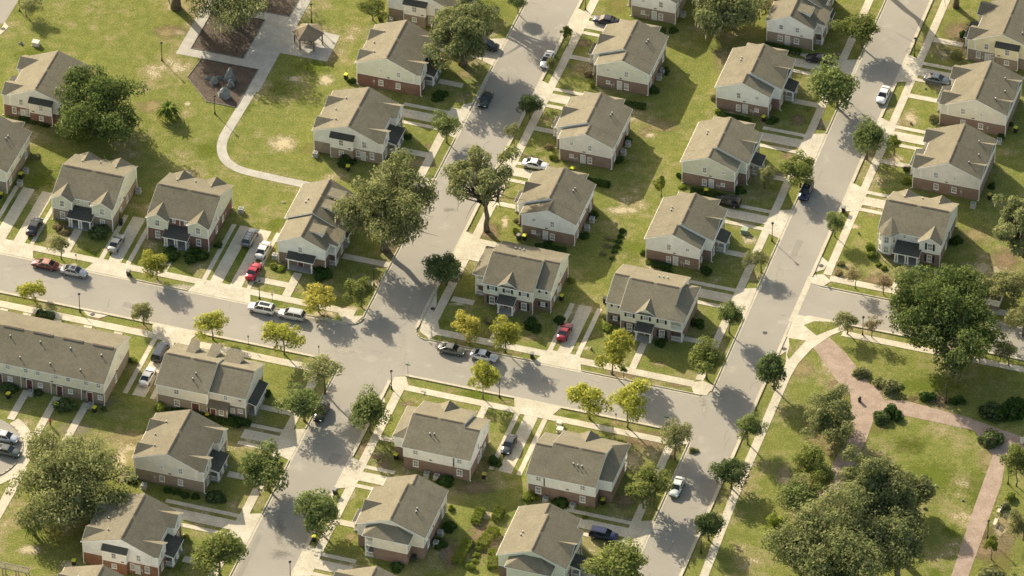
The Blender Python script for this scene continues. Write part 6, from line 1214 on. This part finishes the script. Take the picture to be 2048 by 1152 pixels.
for a in [(631, 312, 'air conditioner at the park side corner of the white tan brick house'), (781, 44, 'air conditioner at the top beside the yellow lidded bin'), (1325, 146, 'upper air conditioner behind the sage sided house'), (1318, 158, 'lower air conditioner behind the sage sided house'),
          (1256, 291, 'upper air conditioner behind the grey beige house'), (1247, 308, 'lower air conditioner behind the grey beige house'), (1184, 443, 'upper air conditioner behind the bluish white house'), (1174, 459, 'lower air conditioner behind the bluish white house'),
          (853, 953, 'left air conditioner behind the white backed house'), (873, 958, 'right air conditioner behind the white backed house'), (1091, 1003, 'left air conditioner behind the white backed house near the right street'), (1145, 1016, 'right air conditioner behind the white backed house near the right street'),
          (881, 1070, 'upper air conditioner behind the beige house'), (872, 1091, 'lower air conditioner behind the beige house'), (61, 790, 'air conditioner in the townhouse yard behind the bushes'), (182, 815, 'air conditioner beside the last townhouse door'),
          (288, 976, 'air conditioner at the near wall of the house with round shrubs'), (1366, 32, 'air conditioner behind the top edge white house'), (52, 345, 'upper air conditioner at the left edge townhouse'), (40, 370, 'lower air conditioner at the left edge townhouse'),
          (277, 385, 'air conditioner north east of the tan brick sage house'), (482, 424, 'air conditioner at the back of the red brick sage house'), (1998, 286, 'air conditioner behind the beige brown brick house'), (1946, 414, 'air conditioner behind the grey brown brick house'), (550, 516, 'air conditioner left of the awning porch')]: acu(*a)
def lamp(u, v, label, h=4.15):
    x, y = at(u, v); r = empty('street_lamp', (x, y, 0), label, 'street lamp', 'black post top lamps')
    if 'lp' not in WCACHE:
        m = MB(); m.tube([(0, 0, 0), (0, 0, .1), (0, 0, .5), (0, 0, .6), (0, 0, 3.6)], [.19, .16, .12, .075, .055], 10); WCACHE['lp'] = m.mesh('post', 'lamp_black')
        m = MB(); m.tube([(0, 0, 3.6), (0, 0, 3.68)], [.12, .14], 10); m.tube([(0, 0, 4.0), (0, 0, 4.05), (0, 0, 4.2)], [.27, .25, .05], 10)
        for k in range(4): t = k * math.pi / 2; m.tube([(math.cos(t) * .13, math.sin(t) * .13, 3.68), (math.cos(t) * .2, math.sin(t) * .2, 4.0)], [.015, .015], 4)
        WCACHE['lc'] = m.mesh('lantern', 'lamp_black'); m = MB(); m.tube([(0, 0, 3.69), (0, 0, 3.99)], [.11, .18], 10); WCACHE['lg'] = m.mesh('glass', 'head_glass')
    put('post', WCACHE['lp'], r); o = put('lantern', WCACHE['lc'], r); put('glass', WCACHE['lg'], o)
for a in [(324, 121, 'black lamp post on the park lawn west of the playground'), (430, 228, 'black lamp post at the tip of the playground bed'), (623, 44, 'black lamp post behind the gazebo'), (160, 624, 'black lamp post behind the long townhouse row'), (519, 598, 'black lamp post above the white crossover'),
          (748, 570, 'black lamp post on the corner lawn by the left crossing'), (783, 778, 'black lamp post at the corner below the left crossing'), (999, 795, 'black lamp post between the yellow tree and the white backed house'), (581, 1160, 'black lamp post at the bottom edge, lower left street'),
          (1544, 482, 'black lamp post on the west verge of the right street'), (1725, 670, 'black lamp post between the thin myrtles'), (1829, 112, 'black lamp post on the east verge near the top right'), (1402, 1106, 'black lamp post beside the lowest ball shaped tree'), (2016, 968, 'black lamp post right of the brick walk, upper one'),
          (1975, 1078, 'black lamp post right of the brick walk, near the benches'), (1892, 806, 'black lamp post on the lawn under the big oak'), (1171, 20, 'black lamp post at the top beside the left street driveway'), (39, 22, 'black lamp post at the top left corner road'), (1679, 188, 'black lamp post hidden behind the largest street tree'),
          (1448, 980 - 25, 'black lamp post behind the dark ball shaped tree')]: lamp(*a)
def sign(u, v, label, plate='sign_back', kind='sq', h=2.2, rz=0.0):
    x, y = at(u, v); r = empty('road_sign', (x, y, 0), label, 'road sign', 'posts and signs on the verges', rz)
    m = MB(); m.tube([(0, 0, 0), (0, 0, h)], [.035, .03], 6); m.obj('post', 'lamp_black', r); m = MB()
    if kind == 'oct':
        m.prism_b([(.36 * math.cos(rad(22.5 + 45 * k)), h - .1 + .36 * math.sin(rad(22.5 + 45 * k))) for k in range(8)], -.045, -.03); m.obj('plate', plate, r)
    elif kind == 'name':
        m.box(-.45, .45, -.015, .015, h, h + .2); m.obj('plate', 'sign_green', r); m = MB(); m.box(-.015, .015, -.45, .45, h + .21, h + .4); m.obj('plate', 'sign_green', r)
    else: m.box(-.15, .15, -.045, -.03, h - .5, h - .05); m.obj('plate', plate, r)
sign(1633, 552, 'stop sign seen from behind at the short side street', 'sign_back', 'oct', rz=1.6); sign(816, 753, 'street name sign on the corner below the left crossing', kind='name', h=2.5); sign(1333, 858, 'street name sign behind the open grey green tree', kind='name', h=2.5)
for a in [(1232, 846, 'thin sign post between the two yellow trees'), (863, 672, 'thin sign post on the corner verge west of the orange tree'), (153, 527, 'thin sign post above the silver sedan'), (545, 606, 'thin sign post above the white crossover'), (638, 710, 'thin sign post below the left crossing verge'), (497, 690, 'thin sign post above the yellow tree of the cross street'),
          (1783, 595, 'thin post beside the second myrtle'), (817, 448, 'thin post on the west verge near the moss hung oak'), (1011, 62, 'small square sign at the kerb by the top oak')]: sign(*a)

# ------------------------------------------------------------------ park furniture and small things
gx, gy = -56.3, 57.0
gx, gy = at(512 + 312 / 3, 148 / 3, 4.25)
r = empty('gazebo', (gx, gy, 0), 'six sided shingled gazebo at the edge of the plaza', 'gazebo'); RG = 2.9; m = MB(); tr = MB()
P6 = [(RG * math.cos(rad(60 * k + 12)), RG * math.sin(rad(60 * k + 12))) for k in range(6)]
for k in range(6):
    a, b = P6[k], P6[(k + 1) % 6]; m.slab([(a[0], a[1], 2.55), (b[0], b[1], 2.55), (0, 0, 4.2)], .1)
    a2, b2 = (a[0] * .86, a[1] * .86), (b[0] * .86, b[1] * .86); curb_line(tr, [a2, b2], .15, .2)
tr.v = [(x, y, z + 2.28) for x, y, z in tr.v]
m.obj('roof', 'shingle_weathered', r); tr.obj('ring_beam', 'bark', r); m = MB(); m.tube([(0, 0, 4.1), (0, 0, 4.25), (0, 0, 4.45)], [.28, .3, .05], 10); m.obj('cupola', 'sign_back', r)
for a in P6: m = MB(); m.box(a[0] * .86 - .1, a[0] * .86 + .1, a[1] * .86 - .1, a[1] * .86 + .1, 0, 2.3); m.obj('post', 'bark', r)
m = MB(); m.box(-.9, .9, -.4, .4, .7, .76); m.box(-.9, .9, -.85, -.6, .42, .47); m.box(-.9, .9, .6, .85, .42, .47)
for sx in (-.6, .6): m.box(sx - .05, sx + .05, -.75, .75, .34, .42); m.box(sx - .05, sx + .05, -.35, -.25, 0, .7); m.box(sx - .05, sx + .05, .25, .35, 0, .7)
o = m.obj('picnic_table', 'bark', None, loc=(gx, gy, .04)); tag(o, 'wooden picnic table in the shade of the gazebo', 'picnic table')
# pergola
px0, py0 = at(0, 980 + 790 / 5.39, 2.4); r = empty('pergola', (-55.4, -93.9, 0), 'slatted timber pergola at the bottom left corner', 'pergola'); m = MB(); plain('timber', (.30, .25, .19), .8, .15)
for i in range(30): m.box(-4.0 + i * .24, -3.93 + i * .24, -.75, .75, 2.42, 2.52)
m.obj('slats', 'timber', r); m = MB(); m.box(-4.1, 3.0, -.6, -.5, 2.27, 2.42); m.box(-4.1, 3.0, .5, .6, 2.27, 2.42); m.obj('beams', 'timber', r)
for x in (-3.8, -1.4, .9, 2.7):
    for y in (-.55, .55): m = MB(); m.box(x - .07, x + .07, y - .07, y + .07, 0, 2.27); m.obj('post', 'timber', r)
# climbing rocks in the mulch bed
def boulder(u, v, w, d, h, seed, label, name='climbing_rock', mat='rock', lean=.1, group='play rocks', cat='rock'):
    x, y = at(u, v); rr = np.random.default_rng(seed); m = MB(); n = 11; lv = 7; vs = []; fs = []
    ph = rr.uniform(0, 6.28, 4)
    for i in range(lv):
        t = i / (lv - 1); s = (1 - t ** 2.2) ** .5 * (1 - .25 * t) if i < lv - 1 else .12
        for k in range(n): a = 2 * math.pi * k / n; q = s * (1 + .18 * math.sin(2 * a + ph[0] + 3 * t) + .1 * math.sin(5 * a + ph[1]) + rr.normal(0, .05)); vs.append((w / 2 * q * math.cos(a) + lean * t * h, d / 2 * q * math.sin(a), h * t + rr.normal(0, .03 * h) * (0 < i)))
    vs = [(a, b, max(-.03, c)) for a, b, c in vs]
    for i in range(lv - 1):
        for k in range(n): fs.append((i * n + k, i * n + (k + 1) % n, (i + 1) * n + (k + 1) % n, (i + 1) * n + k))
    fs += [tuple(range(n)), tuple(range((lv - 1) * n, lv * n))]; m.add(vs, fs); o = m.obj(name, mat, None, loc=(x, y, 0)); tag(o, label, cat, group)
boulder(448, 192, 2.6, 1.9, 2.0, 1, 'wide grey climbing rock with a broad foot, nearest in the mulch bed'); boulder(458, 160, 1.9, 1.6, 2.8, 2, 'tall grey climbing rock behind the wide one'); boulder(461, 172, 1.2, 1.2, 1.6, 3, 'middle grey climbing rock between the tall and the wide one')
boulder(428, 166, 1.4, 1.2, 1.5, 4, 'brownish climbing rock at the left of the mulch bed'); boulder(416, 157, 1.6, .7, .5, 5, 'low pale rock at the left end of the mulch bed')
boulder(440, 157, 1.9, .5, .8, 6, 'flat narrow rock joining the climbing rocks')
for i, (u, v, w, d, h, lb) in enumerate([(42, 88, .9, .6, .5, 'small weathered rock west of the white utility box'), (567, 405, .7, .4, .3, 'pale stone on the park lawn left of the dormer house'), (1434, 105, .8, .5, .4, 'fallen branch lump on the lawn between the rows at the top'), (1850, 1018, .9, .5, .35, 'brown stump on the park lawn beside the bottom oak'), (1872, 972, .5, .35, .45, 'pale bird like stone on the park lawn'), (1926, 1002, .6, .4, .3, 'small stone on the park lawn, right hand one'),
                                       (1200, 632, .7, .5, .3, 'pale stone'), (1822, 248, .5, .4, .4, 'small dark stump in front of the beige brown brick house'), (1851, 178, .4, .4, .3, 'little stone beside the grey sedan'), (1718, 468, .4, .35, .5, 'small post like stone on the lawn north of the bay tower'), (1183, 700, .4, .35, .6, 'little dark stump on the lawn right of the crimson coupe')]):
    if i == 6: continue
    boulder(u, v, w, d, h, 20 + i, lb, 'rock', 'box_pale' if 'pale' in lb else ('bark' if 'stump' in lb or 'branch' in lb else 'rock'), 0, 'stones and stumps on the lawns', 'stone')
def ubox(u, v, w, d, h, mat, label):
    x, y = at(u, v); r = empty('utility_box', (x, y, 0), label, 'utility box', 'utility boxes'); m = MB(); m.box(-w / 2 - .1, w / 2 + .1, -d / 2 - .1, d / 2 + .1, 0, .08); m.obj('base', 'concrete', r)
    m = MB(); m.box(-w / 2, w / 2, -d / 2, d / 2, .08, h); m.obj('cabinet', mat, r); m = MB(); m.slab([(-w / 2 - .04, -d / 2 - .04, h + .02), (w / 2 + .04, -d / 2 - .04, h + .02), (w / 2 + .04, d / 2 + .04, h + .1), (-w / 2 - .04, d / 2 + .04, h + .1)], .07); m.obj('lid', mat, r)
ubox(72, 90, 1.2, .9, .8, 'box_pale', 'white utility box on the lawn at the top left'); ubox(1489, 465, 1.1, .9, .8, 'box_green', 'pale green utility box beside the driveway of the white house'); ubox(1119, 850, .8, .7, .7, 'box_pale', 'upper of two pale utility boxes above the white backed house roof'); ubox(1120, 863, 1.0, .8, .7, 'box_pale', 'lower of two pale utility boxes above the white backed house roof')
ubox(81, 449 - 30, .9, .5, .5, 'box_pale', 'pale box at the front corner of the tan brick sage house') if False else None
def bench(u, v, rz, label):
    x, y = at(u, v); r = empty('park_bench', (x, y, 0), label, 'bench', 'park benches', rz); m = MB()
    for i in range(5): m.box(-.8, .8, -.2 + i * .1, -.13 + i * .1, .43, .46)
    m.obj('seat', 'box_pale', r); m = MB()
    for i in range(4): m.box(-.8, .8, .3 + i * .03, .33 + i * .03, .52 + i * .11, .6 + i * .11)
    m.obj('backrest', 'box_pale', r)
    for s in (-.7, .7): m = MB(); m.box(s - .03, s + .03, -.2, -.14, 0, .43); m.box(s - .03, s + .03, .3, .36, 0, .85); m.box(s - .03, s + .03, -.14, .3, .36, .42); m.obj('leg', 'lamp_black', r)
for a in [(1662, 945, -1.5, 'upper bench on the brick path near the olive tree'), (1651, 968, -1.5, 'lower bench on the brick path near the olive tree'), (1998, 1022, -1.6, 'upper bench right of the brick walk'), (1990, 1047, -1.6, 'lower bench right of the brick walk'), (2043, 885, -1.3, 'bench at the right edge beside the dark round bush')]: bench(*a)
x, y = at(1719, 803); r = empty('litter_bin', (x, y, 0), 'round litter bin beside the brick path fork', 'litter bin'); m = MB(); m.tube([(0, 0, 0), (0, 0, .8)], [.25, .29], 12); m.obj('body', 'bin_green', r); m = MB(); m.tube([(0, 0, .8), (0, 0, .9), (0, 0, 1.0)], [.31, .29, .1], 12); m.obj('lid', 'bin_black', r)

# ------------------------------------------------------------------ person in a red top
plain('skin', (.30, .18, .12), .6, .05); plain('cloth_red', (.45, .05, .05), .8, .08); plain('cloth_dark', (.04, .045, .06), .8, .08); plain('hair', (.02, .015, .012), .7, .05)
def skinned(name, verts, edges, radii, mat, parent, sub=2, root=0):
    me = bpy.data.meshes.new(name); me.from_pydata(verts, edges, []); o = bpy.data.objects.new(name, me); COL.objects.link(o); o.parent = parent
    me.materials.append(MATS[mat]); md = o.modifiers.new('skin', 'SKIN'); md.use_smooth_shade = True
    sv = me.skin_vertices[0].data if me.skin_vertices else None
    if sv is None:
        bm = bmesh.new(); bm.from_mesh(me); bm.verts.layers.skin.verify(); bm.to_mesh(me); bm.free(); sv = me.skin_vertices[0].data
    for i, rr in enumerate(radii): sv[i].radius = (rr, rr) if not isinstance(rr, tuple) else rr
    sv[root].use_root = True; ss = o.modifiers.new('sub', 'SUBSURF'); ss.levels = sub; ss.render_levels = sub; return o
x, y = at(101, 852); r = empty('person', (x, y, 0), 'person in a red top standing on the lawn below the townhouse paths', 'person', None, -1.9)
V = [(0, 0, .92), (0, 0, 1.12), (0, 0, 1.32), (0, 0, 1.44), (0, 0, 1.52), (0, .02, 1.62), (0, .02, 1.72),
     (.09, 0, .86), (.11, .02, .50), (.11, 0, .10), (.11, .12, .05), (-.09, 0, .86), (-.12, -.03, .50), (-.13, -.05, .10), (-.13, .07, .05),
     (.17, 0, 1.38), (.25, .0, 1.12), (.24, .14, .90), (.23, .19, .82), (-.17, 0, 1.38), (-.25, .0, 1.12), (-.25, .12, .89), (-.24, .17, .81)]
Ed = [(0, 1), (1, 2), (2, 3), (3, 4), (4, 5), (5, 6), (0, 7), (7, 8), (8, 9), (9, 10), (0, 11), (11, 12), (12, 13), (13, 14), (3, 15), (15, 16), (16, 17), (17, 18), (3, 19), (19, 20), (20, 21), (21, 22)]
hands = []
for sx, hi in ((1, 18), (-1, 22)):
    bx, by, bz = V[hi]
    for q, (ox, oy, L) in enumerate([(-.028, .0, .060), (-.010, .01, .068), (.010, .012, .064), (.028, .008, .050), (-.04, .03, .042)]):
        a = len(V); V += [(bx + ox, by + oy + .01, bz - .035), (bx + ox * 1.1, by + oy + .03, bz - .035 - L)]; Ed += [(hi, a), (a, a + 1)]
rd = [.13, .12, .14, .08, .055, .085, .07, .085, .06, .045, .04, .085, .06, .045, .04, .06, .042, .032, .03, .06, .042, .032, .03] + [.010, .008] * 10
skinned('body', V, Ed, rd, 'skin', r)
skinned('shirt', [(0, 0, .98), (0, 0, 1.14), (0, 0, 1.34), (0, 0, 1.43), (.17, 0, 1.38), (.235, 0, 1.16), (-.17, 0, 1.38), (-.235, 0, 1.16)], [(0, 1), (1, 2), (2, 3), (3, 4), (4, 5), (3, 6), (6, 7)], [.15, .14, .165, .09, .085, .065, .085, .065], 'cloth_red', r)
skinned('trousers', [(0, 0, .97), (.09, 0, .86), (.11, .02, .50), (.11, 0, .13), (-.09, 0, .86), (-.12, -.03, .50), (-.13, -.05, .13)], [(0, 1), (1, 2), (2, 3), (0, 4), (4, 5), (5, 6)], [.145, .105, .078, .065, .105, .078, .065], 'cloth_dark', r)
skinned('hair', [(0, -.015, 1.66), (0, -.01, 1.75)], [(0, 1)], [.088, .07], 'hair', r)
m = MB()
for sx in (-.03, .03): m.tube([(sx, .10, 1.635), (sx, .112, 1.635)], [.012, .010], 6)
m.obj('eyes', 'hair', r); m = MB(); m.tube([(0, .095, 1.63), (0, .125, 1.605), (0, .10, 1.598)], [.008, .016, .01], 6); m.obj('nose', 'skin', r); m = MB(); m.box(-.025, .025, .09, .102, 1.573, 1.582); m.obj('mouth', 'cloth_red', r)
for sx in (-1, 1): m = MB(); m.tube([(sx * .085, .01, 1.60), (sx * .10, .0, 1.63), (sx * .085, .0, 1.66)], [.012, .018, .012], 6); m.obj('ear', 'skin', r)
